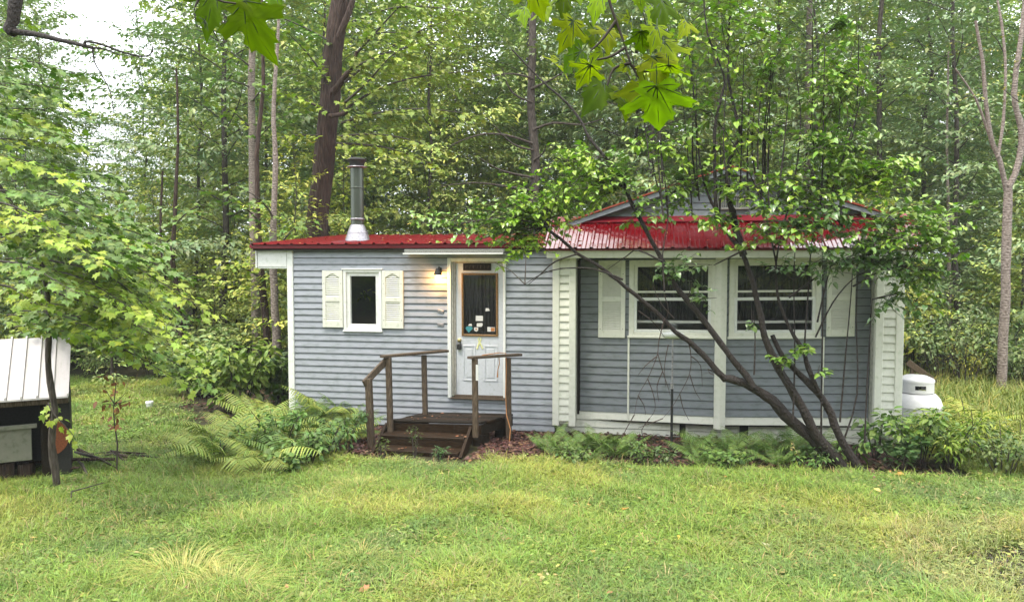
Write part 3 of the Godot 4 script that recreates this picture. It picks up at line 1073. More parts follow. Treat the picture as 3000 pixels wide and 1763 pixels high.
	siding(fs, 0.13, 4.86, -0.25, 0.28, 0.1143, [[1.86, 1.95, -1, 1], [2.72, 2.85, -1, 1]], [M.cream], Transform3D(Basis(), Vector3(0, 0, -0.165)), 0.02)
	for q in [[0.03, 0.13], [1.95, 1.985], [1.83, 1.86], [2.69, 2.72], [4.86, 4.95]]:
		m = MB.new()
		m.box(Vector3(q[0], -0.15, -0.3), Vector3(q[1], 0.26, -0.135), 0.005)
		part("skirt_trim", m, M.cream, fs)

func steps() -> void:
	var S := thing("entry_steps", "dark wet wooden steps with a small deck and hand rails at the door", "steps", house_o, -HOUSE_TURN)
	var ex := Vector3(1, 0, -0.08).normalized()
	var ey := Vector3(0.45, 0, -0.89).normalized()
	var fl := Vector3(-2.22, 0.35, 1.1)
	# deck boards
	for k in 5:
		var m := MB.new()
		var a := fl + ey * (0.152 * k + 0.0)
		var ov := R(-0.02, 0.02)
		m.T = Transform3D(Basis(ex, Vector3.UP, -ey), a)
		var l := 1.31 + R(-0.02, 0.03)
		m.box(Vector3(ov, -0.036 + R(-0.004, 0.004), -0.144), Vector3(l, R(-0.003, 0.004), 0.0), 0.006)
		part("deck_board", m, M.wet_wood if k % 2 else M.deck_dark, S)
	for q in [[0.0, -0.04, 0.152], [1.27, 0.0, 0.14]]:
		var m := MB.new()
		m.T = Transform3D(Basis(ex, Vector3.UP, -ey), fl)
		m.box(Vector3(q[0], -0.18, -0.74), Vector3(q[0] + 0.038, -0.04, -0.02), 0.004)
		part("joist", m, M.deck_dark, S)
	for q in [[0.1, -0.65], [1.15, -0.65], [1.16, -0.12]]:
		var m := MB.new()
		m.T = Transform3D(Basis(ex, Vector3.UP, -ey), fl)
		m.box(Vector3(q[0], -0.42, q[1] - 0.06), Vector3(q[0] + 0.16, -0.18, q[1] + 0.1), 0.01)
		part("support_block", m, M.deck_dark, S)
	# risers and treads
	var rows := [[1.1, 0.35, -2.22, -0.93], [1.38, 0.2, -2.27, -1.06], [1.67, 0.065, -2.25, -1.07]]
	for k in 3:
		var q: Array = rows[k]
		var m := MB.new()
		if k == 0:
			m.T = Transform3D(Basis(ex, Vector3.UP, -ey), fl)
			m.box(Vector3(0.01, -0.19, -0.04), Vector3(1.3, -0.042, -0.008), 0.004)
		else:
			m.box(Vector3(q[2] + 0.02, q[1] - 0.17, q[0] - 0.035), Vector3(q[3] - 0.01, q[1] - 0.04, q[0] - 0.005), 0.004)
		part("riser", m, M.wet_wood, S)
		if k > 0:
			for b in 2:
				m = MB.new()
				m.box(Vector3(q[2], q[1] - 0.036, q[0] - 0.14 - b * 0.145), Vector3(q[3] + R(-0.01, 0.02), q[1], q[0] - b * 0.145 + 0.0), 0.005)
				part("tread", m, M.wet_wood, S)
	var m := MB.new()
	m.sweep([Vector2(1.1, 0.31), Vector2(1.1, 0.12), Vector2(1.62, -0.14), Vector2(1.7, 0.02)], Vector3(-1.06, 0, 0), Vector3(0.04, 0, 0), Vector3(0, 0, 1), Vector3(0, 1, 0))
	part("stringer", m, M.wet_wood, S)
	m = MB.new()
	m.sweep([Vector2(1.1, 0.31), Vector2(1.1, 0.12), Vector2(1.62, -0.14), Vector2(1.7, 0.02)], Vector3(-2.3, 0, 0), Vector3(0.04, 0, 0), Vector3(0, 0, 1), Vector3(0, 1, 0))
	part("stringer", m, M.wet_wood, S)
	# posts
	var lf := [Vector3(-2.2, 0.1, 1.16), Vector3(-2.235, 1.255, 1.13)]
	var lb := [Vector3(-1.86, 0.33, 0.6), Vector3(-1.89, 1.225, 0.55)]
	var rf := [Vector3(-0.945, 0.18, 1.2), Vector3(-0.955, 1.275, 1.2)]
	var rbk := [Vector3(-0.6, 0.0, 0.56), Vector3(-0.61, 1.215, 0.56)]
	var ll := [Vector3(-2.375, -0.05, 1.45), Vector3(-2.41, 1.0, 1.45)]
	for p in [[lf, 0.075], [lb, 0.07], [rf, 0.075], [rbk, 0.075], [ll, 0.085]]:
		m = MB.new()
		m.bar(p[0][0], p[0][1], p[1], p[1], 0.006)
		part("post", m, M.grey_wood, S)
	for p in [[lf[1] + Vector3(-0.07, 0.02, 0.08), lb[1] + Vector3(0.26, 0.03, -0.34)], [rf[1] + Vector3(-0.06, 0.02, 0.06), rbk[1] + Vector3(0.13, 0.02, -0.25)]]:
		m = MB.new()
		m.bar(p[0], p[1], 0.1, 0.036, 0.005)
		part("rail", m, M.grey_wood, S)
	m = MB.new()
	m.bar(ll[1] + Vector3(-0.045, -0.07, 0.06), lf[1] + Vector3(-0.04, -0.05, -0.02), 0.038, 0.1, 0.005)
	part("rail", m, M.grey_wood, S)
	# thermometer strip on the right front post
	m = MB.new()
	m.box(Vector3(-0.93, 0.98, 1.241), Vector3(-0.895, 1.2, 1.247), 0.003)
	m.lathe([Vector2(0.0, 0.0), Vector2(0.022, 0.0), Vector2(0.022, 0.006), Vector2(0.0, 0.006)], Vector3(0, 0, 0), 12)
	part("thermometer", m, M.paper, S)
	var cd := MB.new()
	cd.tube([Vector3(-0.9, 1.3, 1.0), Vector3(-0.72, 1.3, 0.66), Vector3(-0.635, 1.29, 0.62), Vector3(-0.625, 1.1, 0.62), Vector3(-0.635, 0.7, 0.63), Vector3(-0.62, 0.4, 0.64), Vector3(-0.55, 0.2, 0.7), Vector3(-0.56, 0.0, 0.74)], [0.007, 0.007, 0.007, 0.007, 0.007, 0.007, 0.007, 0.007], 6)
	cd.tube([Vector3(-0.72, 1.27, 0.7), Vector3(-0.71, 1.15, 0.7), Vector3(-0.735, 1.05, 0.7), Vector3(-0.74, 0.95, 0.7)], [0.006, 0.006, 0.006, 0.012], 6)
	var cord := part("extension_cord", cd, M.cord, self)
	cord.position = house_o
	cord.rotation.y = -HOUSE_TURN
	tag(cord, "thin orange extension cord hanging over the right hand rail of the steps", "cord")

# ---------------------------------------------------------------- yard objects
func yard_things() -> void:
	# bird feeder tray on a pole
	var q := in_house(1.72, 0, 0.75)
	q = spot(1968, 1290, 10.3)
	q.y = 0.0
	var f := thing("bird_feeder", "white tray bird feeder on a thin dark pole before the bay window", "bird feeder", q)
	var m := MB.new()
	m.tube([Vector3(0, -0.1, 0), Vector3(0, 0.92, 0)], [0.018, 0.018], 8)
	part("pole", m, M.black, f)
	m = MB.new()
	m.tube([Vector3(0, 0.9, 0), Vector3(0, 1.6, 0)], [0.012, 0.012], 8)
	m.tube([Vector3(0, 0.88, 0), Vector3(0, 0.96, 0)], [0.026, 0.026], 8)
	part("pole_sleeve", m, M.steel, f)
	m = MB.new()
	m.lathe([Vector2(0.0, 1.57), Vector2(0.1, 1.572), Vector2(0.15, 1.6), Vector2(0.155, 1.64), Vector2(0.148, 1.64), Vector2(0.14, 1.605), Vector2(0.0, 1.585)], Vector3.ZERO, 28)
	part("tray", m, M.white, f)
	m = MB.new()
	m.lathe([Vector2(0.075, 1.6), Vector2(0.06, 1.75), Vector2(0.02, 1.78), Vector2(0.0, 1.78)], Vector3.ZERO, 16)
	part("seed_hopper", m, M.pane, f)
	# propane tank
	q = spot(2682, 1250, 11.7)
	q.y = 0.0
	var t := thing("propane_tank", "tall white propane tank standing beside the right end of the cabin", "gas tank", q, 0.4)
	m = MB.new()
	m.lathe([Vector2(0.0, 0.02), Vector2(0.33, 0.03), Vector2(0.37, 0.1), Vector2(0.375, 0.2), Vector2(0.375, 0.39), Vector2(0.37, 0.42), Vector2(0.34, 0.5), Vector2(0.28, 0.57), Vector2(0.2, 0.6), Vector2(0.0, 0.61)], Vector3.ZERO, 32)
	part("body", m, M.tank, t)
	m = MB.new()
	m.lathe([Vector2(0.378, 0.37), Vector2(0.384, 0.38), Vector2(0.384, 0.395), Vector2(0.378, 0.405)], Vector3.ZERO, 32)
	part("weld_band", m, M.tank, t)
	# collar with slots
	m = MB.new()
	var sg := 40
	for s in sg:
		var a := TAU * s / sg
		var b := TAU * (s + 1) / sg
		var slot := (s % 10) in [2, 3, 4, 5]
		for z in ([[0.6, 0.655], [0.72, 0.77]] if slot else [[0.6, 0.77]]):
			for rr in [0.25, 0.242]:
				m.quad(Vector3(cos(a) * rr, z[0], sin(a) * rr), Vector3(cos(b) * rr, z[0], sin(b) * rr), Vector3(cos(b) * rr, z[1], sin(b) * rr), Vector3(cos(a) * rr, z[1], sin(a) * rr))
	part("collar", m, M.tank, t)
	m = MB.new()
	m.lathe([Vector2(0.256, 0.755), Vector2(0.258, 0.79), Vector2(0.24, 0.81), Vector2(0.15, 0.85), Vector2(0.0, 0.865)], Vector3.ZERO, 28)
	part("lid", m, M.tank, t)
	m = MB.new()
	m.tube([Vector3(0, 0.6, 0), Vector3(0, 0.72, 0)], [0.04, 0.04], 10)
	m.tube([Vector3(0.2, 0.62, -0.1), Vector3(0.4, 0.66, -0.1), Vector3(0.5, 0.5, -0.1), Vector3(0.46, 0.2, -0.2)], [0.02, 0.02, 0.02, 0.02], 6)
	part("valve_and_hose", m, M.black, t)
	# back steps rail seen past the tank
	q = spot(2675, 1100, 15.0)
	q.y = 0
	var rl := thing("stair_rail", "weathered brown sloping stair rail behind the propane tank", "railing", q, -0.1)
	m = MB.new()
	m.bar(Vector3(-0.1, 0.62, 0), Vector3(0.75, -0.05, 0.3), 0.05, 0.12)
	part("hand_rail", m, M.grey_wood, rl)
	for s in [[0.0, 0.52], [0.45, 0.2]]:
		m = MB.new()
		m.bar(Vector3(s[0], -0.2, 0), Vector3(s[0], s[1], 0), 0.09, 0.09)
		part("post", m, M.grey_wood, rl)
	# white drain pipe stub in the clearing
	q = on_ground(437, 1198)
	var pp := thing("pipe_stub", "short white plastic pipe stub standing in the leaf litter left of the cabin", "pipe", q)
	m = MB.new()
	m.lathe([Vector2(0.0, -0.05), Vector2(0.055, -0.05), Vector2(0.055, 0.1), Vector2(0.065, 0.1), Vector2(0.065, 0.14), Vector2(0.045, 0.14), Vector2(0.045, 0.02), Vector2(0.0, 0.02)], Vector3.ZERO, 18)
	part("pipe", m, M.white, pp)
	# stepping slab before the bay
	q = on_ground(1812, 1396)
	m = MB.new()
	m.box(Vector3(-0.3, -0.05, -0.22), Vector3(0.3, 0.02, 0.22), 0.02)
	var sl := part("stepping_stone", m, M.stone, self)
	sl.position = q
	sl.rotation.y = 0.25
	tag(sl, "dark flat stepping stone in the grass before the bay", "stone slab")

func shed() -> void:
	var q := spot(215, 1410, 8.9)
	q.y = 0.0
	var S := thing("wood_shed", "low dark wood shed with a pale sheet metal roof at the left", "shed", q, 0.47)
	for k in 6:
		var m := MB.new()
		var a := -0.5 - k * 0.46 + 0.02
		m.sweep([Vector2(0.12, 1.03), Vector2(0.12, 1.05), Vector2(-0.62, 1.68), Vector2(-0.62, 1.66)], Vector3(a, 0, 0), Vector3(0.455, 0, 0), Vector3(0, 0, 1), Vector3(0, 1, 0))
		for rbx in [0.135, 0.288, 0.441]:
			m.sweep([Vector2(0.122, 1.052), Vector2(0.122, 1.078), Vector2(-0.62, 1.708), Vector2(-0.62, 1.682)], Vector3(a + rbx, 0, 0), Vector3(0.02, 0, 0), Vector3(0, 0, 1), Vector3(0, 1, 0))
		part("roof_sheet", m, M.shed_roof, S)
	var m := MB.new()
	m.box(Vector3(-2.7, 0.96, -0.03), Vector3(-0.03, 1.03, 0.07), 0.006)
	part("eave_board", m, M.grey_wood, S)
	m = MB.new()
	m.box(Vector3(-2.7, 0.0, -0.7), Vector3(-0.05, 1.6, -0.63))
	m.box(Vector3(-0.08, 0.0, -0.63), Vector3(-0.04, 1.02, -0.1))
	m.sweep([Vector2(-0.6, 1.0), Vector2(-0.6, 1.63), Vector2(0.06, 1.02)], Vector3(-2.7, 0, 0), Vector3(2.5, 0, 0), Vector3(0, 0, 1), Vector3(0, 1, 0))
	part("back_wall", m, M.tar, S)
	for k in 2:
		m = MB.new()
		m.box(Vector3(-0.17 - k * 0.155, -0.1, -0.05 - k * 0.01), Vector3(-0.02 - k * 0.155, 0.96, -0.02 - k * 0.01), 0.006)
		part("plank", m, M.deck_dark if k else M.tar, S)
	m = MB.new()
	var poly := []
	for k in 14:
		var a := -PI / 2 + PI * k / 13.0
		poly.append(Vector2(0.2 * cos(a), 0.22 * sin(a)))
	m.sweep(poly, Vector3(-0.235, 0.56, -0.018), Vector3(0, 0, 0.025), Vector3(1, 0, 0), Vector3(0, 1, 0))
	part("half_round_target", m, M.orange, S)
	m = MB.new()
	m.box(Vector3(-1.5, 0.3, -0.09), Vector3(-0.42, 0.72, -0.06), 0.005)
	m.box(Vector3(-1.5, 0.68, -0.058), Vector3(-0.36, 0.73, -0.02), 0.005)
	part("panel", m, M.beige, S)
	for k in 5:
		m = MB.new()
		m.tube([Vector3(-0.5 - k * 0.2, -0.05, -0.25), Vector3(-0.5 - k * 0.2, 0.24 + 0.03 * (k % 3), -0.22)], [0.1, 0.095], 9, true, 0.1)
		part("log", m, M.bark, S)

func sticks() -> void:
	rng.seed = 3100
	var sp := thing("withered_sapling", "thin withered sapling with brown leaves in the clearing right of the shed", "sapling", on_ground(340, 1395))
	var st := MB.new()
	st.tube([Vector3(0, -0.05, 0), Vector3(0.02, 0.4, 0), Vector3(-0.02, 0.8, 0), Vector3(0.04, 1.25, 0)], [0.012, 0.01, 0.007, 0.003], 5)
	for k in 7:
		var y := R(0.6, 1.2)
		st.tube([Vector3(0, y, 0), Vector3(R(-0.25, 0.25), y + R(0.0, 0.2), R(-0.2, 0.2))], [0.005, 0.002], 4)
	part("stem", st, M.twig, sp)
	var bl := MB.new()
	for k in 60:
		bl.col = shade(Color(0.3, 0.14, 0.06) if R(0, 1) < 0.7 else Color(0.3, 0.34, 0.06), 0.4)
		bl.leaf(SHAPE.oval, Vector3(R(-0.16, 0.16), R(0.55, 1.3), R(-0.15, 0.15)), rv() + Vector3(0, -0.6, 0), rv(), R(0.05, 0.1))
	part("foliage", bl, M.litter, sp)
	var bp := thing("brush_pile", "low pile of brown sticks and bark on the ground right of the shed", "brush pile", on_ground(255, 1375))
	for k in 16:
		var m := MB.new()
		var a := Vector3(R(-0.35, 0.35), R(0.02, 0.14), R(-0.5, 0.5))
		var b := Vector3(R(-0.5, 0.5), R(-0.05, 0.1), R(-0.3, 0.3))
		m.tube([a - b, a + b * 0.1 + Vector3(0, 0.03, 0), a + b], [R(0.01, 0.03), 0.02, 0.008], 6, true, 0.1)
		part("stick", m, [M.bark, M.twig, M.grey_wood][k % 3], bp)
	var list := [[[205, 1475, 0.03], [290, 1412, 0.12], [405, 1402, 0.2], "black forked stick lying in the lawn before the shed", 0.012], [[60, 1590, 0.03], [110, 1588, 0.05], [155, 1585, 0.04], "short black stick lying in the grass at the left edge", 0.02], [[2860, 1160, 0.1], [2930, 1130, 0.2], [3010, 1112, 0.3], "dark bare branch leaning in the weeds at the right edge", 0.015]]
	for s in list:
		var m := MB.new()
		var p := []
		var r := []
		for k in 3:
			var q := on_ground(s[k][0], minf(s[k][1] + 20, 1700))
			if k > 0 and s[4] < 0.013:
				q = Vector3(lerpf(p[0].x, q.x, 0.9), 0, lerpf(p[0].z, q.z, 0.3))
			q.y = ground_y(q.x, q.z) + s[k][2]
			p.append(q)
			r.append(s[4] * (1.0 - 0.3 * k))
		m.tube(p, r, 6)
		var o := part("fallen_stick", m, M.twig, self)
		tag(o, s[3], "stick")

# ---------------------------------------------------------------- ground
func ground() -> void:
	var xs := []
	var x := -80.0
	while x <= 80.0:
		xs.append(x)
		x += 0.16 if absf(x) < 8.0 else (0.6 if absf(x) < 20.0 else 4.0)
	var zs := []
	var z := -90.0
	while z <= 50.0:
		zs.append(z)
		z += 0.16 if z > -14.0 and z < -3.5 else (0.6 if z > -25.0 and z < 0.0 else 4.0)
	var m := MB.new()
	for a in xs:
		for b in zs:
			m.v.append(Vector3(a, ground_y(a, b), b))
			var e := 0.1
			m.n.append(Vector3(ground_y(a - e, b) - ground_y(a + e, b), 2 * e, ground_y(a, b - e) - ground_y(a, b + e)).normalized())
			m.c.append(Color.WHITE)
	var w := zs.size()
	for i in xs.size() - 1:
		for j in w - 1:
			var k := i * w + j
			m.ix.append_array(PackedInt32Array([k, k + w + 1, k + 1, k, k + w, k + w + 1]))
	var g := part("ground", m, M.ground, self)
	tag(g, "grassy earth of the yard and the floor of the wood", "ground", "", "structure")

func tuft_mesh(blades: int, h: float, spreadr: float, wide: float, bend: float, seed_: int) -> ArrayMesh:
	rng.seed = seed_
	var m := MB.new()
	m.lit = false
	for k in blades:
		var az := R(0, TAU)
		var d := Vector3(cos(az), 0, sin(az))
		var s := Vector3(-d.z, 0, d.x)
		var b := d * spreadr * sqrt(R(0, 1))
		var hh := h * R(0.45, 1.1)
		var lean := bend * R(0.3, 1.3)
		var p1 := b + Vector3.UP * hh * 0.55 + d * hh * lean * 0.35
		var p2 := b + Vector3.UP * hh * (1.0 - lean * 0.35) + d * hh * lean
		m.col = shade(Color(1, 1, 1), 0.22)
		var ww := wide * R(0.6, 1.2)
		var i0 := m.v.size()
		for q in [b - s * ww, b + s * ww, p1 - s * ww * 0.8, p1 + s * ww * 0.8, p2]:
			m.v.append(q)
			m.c.append(m.col)
		m.ix.append_array(PackedInt32Array([i0, i0 + 2, i0 + 1, i0 + 1, i0 + 2, i0 + 3, i0 + 2, i0 + 4, i0 + 3]))
	return m.mesh(M.grass)

func scatter(called: String, mesh: Mesh, at: Array, tint: Array, label: String, category: String) -> void:
	var mm := MultiMesh.new()
	mm.transform_format = MultiMesh.TRANSFORM_3D
	mm.use_colors = true
	mm.mesh = mesh
	mm.instance_count = at.size()
	for i in at.size():
		mm.set_instance_transform(i, at[i])
		mm.set_instance_color(i, tint[i])
	var o := MultiMeshInstance3D.new()
	o.multimesh = mm
	o.name = numbered(called)
	add_child(o)
	tag(o, label, category, "", "stuff")

# 0 none .. 1 lawn, by place
func lawn(x: float, z: float) -> float:
	var q := local(x, z)
	var wv := bump.get_noise_2d(x * 40.0, z * 40.0) * 0.5
	if q.x > -4.9 and q.x < 5.3:
		return smoothstep(1.55, 2.0, q.y + wv * 0.5 - (0.4 if q.x > -2.7 and q.x < -0.7 else 0.0))
	if q.x <= -4.9:
		var p := Vector2(x, z)
		if z < -17.0:
			return 0.0
		# the clearing narrows towards the wood
		var right := lerpf(-4.6, -6.6, smoothstep(-10.5, -16.0, z))
		return smoothstep(0.1, -0.6, x - right + wv) * (1.0 if z > -16.3 else 0.3)
	return smoothstep(-15.0, -13.5, z)

func grass() -> void:
	var kinds := [tuft_mesh(10, 0.12, 0.055, 0.0036, 1.0, 51), tuft_mesh(10, 0.16, 0.06, 0.0036, 1.25, 52), tuft_mesh(11, 0.075, 0.06, 0.0036, 1.0, 53)]
	rng.seed = 77
	var cover := MB.new()
	cover.lit = false
	for k in 7:
		var az := k * 2.4
		cover.col = shade(Color(1, 1, 1), 0.25)
		var rr := 0.015 + 0.05 * R(0, 1)
		cover.leaf(SHAPE.round, Vector3(cos(az) * rr, R(0.02, 0.06), sin(az) * rr), Vector3(cos(az), R(-0.2, 0.3), sin(az)), Vector3.UP + rv() * 0.35, R(0.022, 0.04))
	var cover_mesh := cover.mesh(M.grass)
	var broad := MB.new()
	broad.lit = false
	for k in 6:
		var az := k * 1.05
		broad.col = shade(Color(1, 1, 1), 0.2)
		broad.leaf(SHAPE.oval, Vector3(0, R(0.01, 0.03), 0), Vector3(cos(az), R(0.3, 0.9), sin(az)), Vector3.UP + rv() * 0.3, R(0.05, 0.085))
	var broad_mesh := broad.mesh(M.grass)
	var at := [[], [], [], [], []]
	var tint := [[], [], [], [], []]
	var patch := FastNoiseLite.new()
	patch.seed = 5
	patch.frequency = 0.5
	var n := 0
	var tries := 0
	while n < 160000 and tries < 600000:
		tries += 1
		var d := sqrt(R(4.6 * 4.6, 17.0 * 17.0)) if R(0, 1) < 0.4 else R(4.6, 10.5)
		var x := R(-0.8, 0.8) * d
		var z := -d
		var dens := lawn(x, z)
		if R(0, 1) > dens:
			continue
		var a := patch.get_noise_2d(x, z)
		var b := patch.get_noise_2d(x * 2.3 + 40.0, z * 2.3)
		var e := patch.get_noise_2d(x * 0.7 - 90.0, z * 0.7)
		# bare gravelly corner at the lower right
		var bare := smoothstep(0.8, 0.0, Vector2((x - 4.2) / 1.1, (z + 5.75) / 1.35).length() - 0.45)
		if R(0, 1) < bare * 0.93:
			continue
		var k := 0
		var w := R(0, 1)
		if w < 0.16 or b > 0.06 and w < 0.55:
			k = 3
		elif w < 0.1 or b > 0.3 and w < 0.6:
			k = 4
		elif a > 0.08 or w > 0.82:
			k = 1
		else:
			k = 2 if w < 0.5 else 0
		var s := R(0.7, 1.3)
		var fresh := Color(0.195, 0.31, 0.048)
		var yellow := Color(0.37, 0.4, 0.075)
		var deep := Color(0.1, 0.175, 0.05)
		var c := fresh.lerp(yellow, clampf(e * 1.8 + 0.03, 0, 0.7)).lerp(deep, clampf(-a * 1.4, 0, 0.75))
		if k >= 3:
			c = c.lerp(Color(0.24, 0.32, 0.085), 0.5)
		if R(0, 1) < 0.09:
			c = Color(0.36, 0.3, 0.13)
		if bare > 0.2:
			c = c.lerp(Color(0.35, 0.29, 0.13), 0.4)
		c = shade(c, 0.4)
		at[k].append(Transform3D(Basis(Vector3.UP, R(0, TAU)).scaled(Vector3(s, s * R(0.8, 1.2), s)), Vector3(x, ground_y(x, z) - 0.004, z)))
		tint[k].append(c)
		n += 1
	var nm := ["lawn_grass", "long_grass", "short_grass", "clover", "broad_weeds"]
	var lb := ["mid height lawn grass over the whole yard", "longer bent lawn grass in patches", "short fine lawn grass between the taller patches", "small round clover leaves among the grass", "broad leaved weeds in the lawn"]
	for k in 5:
		scatter(nm[k], kinds[k] if k < 3 else (cover_mesh if k == 3 else broad_mesh), at[k], tint[k], lb[k], "grass" if k < 3 else "ground cover")

func yellow_tufts() -> void:
	var spots := [[928, 1475, 0.9, "pale yellow fine grass tuft left of the middle of the lawn, before the steps"], [1053, 1440, 1.0, "pale yellow grass tuft in the lawn just before the bottom step"], [1165, 1440, 0.6, "small yellowish grass tuft at the end of the row before the steps"], [428, 1580, 0.7, "small yellow grass tuft at the left of the lawn"], [535, 1705, 1.35, "big straw yellow arching grass tuft at the bottom left"], [655, 1745, 1.2, "yellow arching grass tuft at the bottom edge beside the biggest tuft"], [1060, 1660, 0.8, "yellow green grass tuft with dead blades at the bottom middle"]]
	for i in spots.size():
		var s: Array = spots[i]
		var m := tuft_mesh(420, 0.25, 0.11, 0.0016, 1.5, 300 + i)
		var mat: StandardMaterial3D = M.grass.duplicate()
		mat.albedo_color = lin(0.47, 0.44, 0.13)
		m.surface_set_material(0, mat)
		var o := hang("grass_tuft", m, self)
		o.position = on_ground(s[0], s[1])
		o.scale = Vector3(1.25, 0.8, 1.0) * s[2]
		tag(o, s[3], "grass tuft", "yellow grass tufts in the lawn")

func litter() -> void:
	rng.seed = 404
	var lf := MB.new()
	lf.leaf(SHAPE.oval, Vector3.ZERO, Vector3(0, 0.15, 1), Vector3(0.3, 1, 0), 1.0)
	var lm := lf.mesh(M.litter)
	var at := []
	var tint := []
	for i in 15000:
		var q := Vector2.ZERO
		var w := R(0, 1)
		if w < 0.45:
			q = Vector2(R(-1.2, 0.9), R(0.02, 1.75))
			if q.x < -0.95 + R(0, 0.1) and q.y > 0.35 and q.y < 1.7:
				continue
		elif w < 0.55:
			q = Vector2(R(-2.9, -2.1), R(0.1, 1.8))
		elif w < 0.8:
			q = Vector2(R(0.2, 5.0), R(-0.2, 1.85))
		else:
			q = Vector2(R(-7.5, -4.0), R(-4.5, 0.2))
		var p := in_house(q.x, 0, q.y)
		p.y = ground_y(p.x, p.z) + R(0.0, 0.035)
		var s := R(0.035, 0.08)
		at.append(Transform3D(Basis(rv().normalized(), R(-0.6, 0.6)) * Basis(Vector3.UP, R(0, TAU)) * Basis().scaled(Vector3.ONE * s), p))
		tint.append(shade(Color(0.085, 0.034, 0.028) if R(0, 1) < 0.75 else Color(0.16, 0.09, 0.05), 0.45))
	scatter("leaf_litter", lm, at, tint, "reddish brown wet fallen leaves about the steps and the foot of the walls", "fallen leaves")
	# leaves on the steps
	at = []
	tint = []
	for i in 40:
		var k := rng.randi() % 3
		var y: float = [0.352, 0.203, 0.068][k]
		var p := in_house(R(-2.0, -1.0), y + 0.008, [R(0.5, 1.05), R(1.15, 1.36), R(1.45, 1.65)][k])
		at.append(Transform3D(Basis(Vector3.UP, R(0, TAU)) * Basis().scaled(Vector3.ONE * R(0.03, 0.06)), p))
		tint.append(shade(Color(0.22, 0.1, 0.05), 0.4))
	scatter("leaves_on_steps", lm, at, tint, "scattered wet leaves lying on the treads", "fallen leaves")
	at = []
	tint = []
	for i in 330:
		var p := Vector3(R(-4.5, 5.0), 0, R(-9.2, -5.2))
		if i < 40:
			var nn := R(-0.4, 0.35)
			p = in_house(R(0.1, 4.9), 2.835 + (0.4 - nn) * 0.55, nn)
		elif i < 130:
			p = in_house(R(-4.7, -0.1), 0, R(-2.6, 0.1))
			p.y = 2.9 - local(p.x, p.z).y * 0.0725 + 0.012
		else:
			p.y = ground_y(p.x, p.z) + R(0.04, 0.09)
		at.append(Transform3D(Basis(rv().normalized(), R(-0.5, 0.5)) * Basis(Vector3.UP, R(0, TAU)) * Basis().scaled(Vector3.ONE * R(0.03, 0.07)), p))
		tint.append(shade([Color(0.3, 0.16, 0.06), Color(0.45, 0.36, 0.08), Color(0.22, 0.1, 0.06)][rng.randi() % 3], 0.35))
	scatter("scattered_leaves", lm, at, tint, "small fallen leaves dotted over the lawn and the low roof", "fallen leaves")
	var big := MB.new()
	big.col = Color(1, 1, 1)
	big.leaf(SHAPE.maple, Vector3(0, 0, -0.5), Vector3(0, 0.1, 1), Vector3(0.2, 1, 0), 1.0)
	var bm := big.mesh(M.litter)
	var spots := [[1062, 1752, Color(0.4, 0.17, 0.08), "orange brown maple leaf lying at the bottom edge of the lawn"], [2635, 1405, Color(0.5, 0.25, 0.06), "orange fallen leaf in the grass right of the lilac foot"], [1832, 1508, Color(0.5, 0.26, 0.05), "yellow orange fallen leaf in the middle of the lawn"], [2250, 1620, Color(0.5, 0.46, 0.3), "pale fallen leaf in the grass right of the middle"], [2312, 1432, Color(0.5, 0.4, 0.12), "yellow fallen leaf before the ferns"], [1765, 1618, Color(0.5, 0.6, 0.1), "bright lime leaf in the lower middle of the lawn"]]
	for s in spots:
		var mat: StandardMaterial3D = M.litter.duplicate()
		mat.albedo_color = lin(s[2].r, s[2].g, s[2].b)
		var o := hang("fallen_leaf", bm, self)
		o.material_override = mat
		o.position = on_ground(s[0], s[1]) + Vector3(0, 0.07, 0)
		o.scale = Vector3.ONE * 0.1
		o.rotation.y = R(0, TAU)
		tag(o, s[3], "leaf", "single fallen leaves on the lawn")

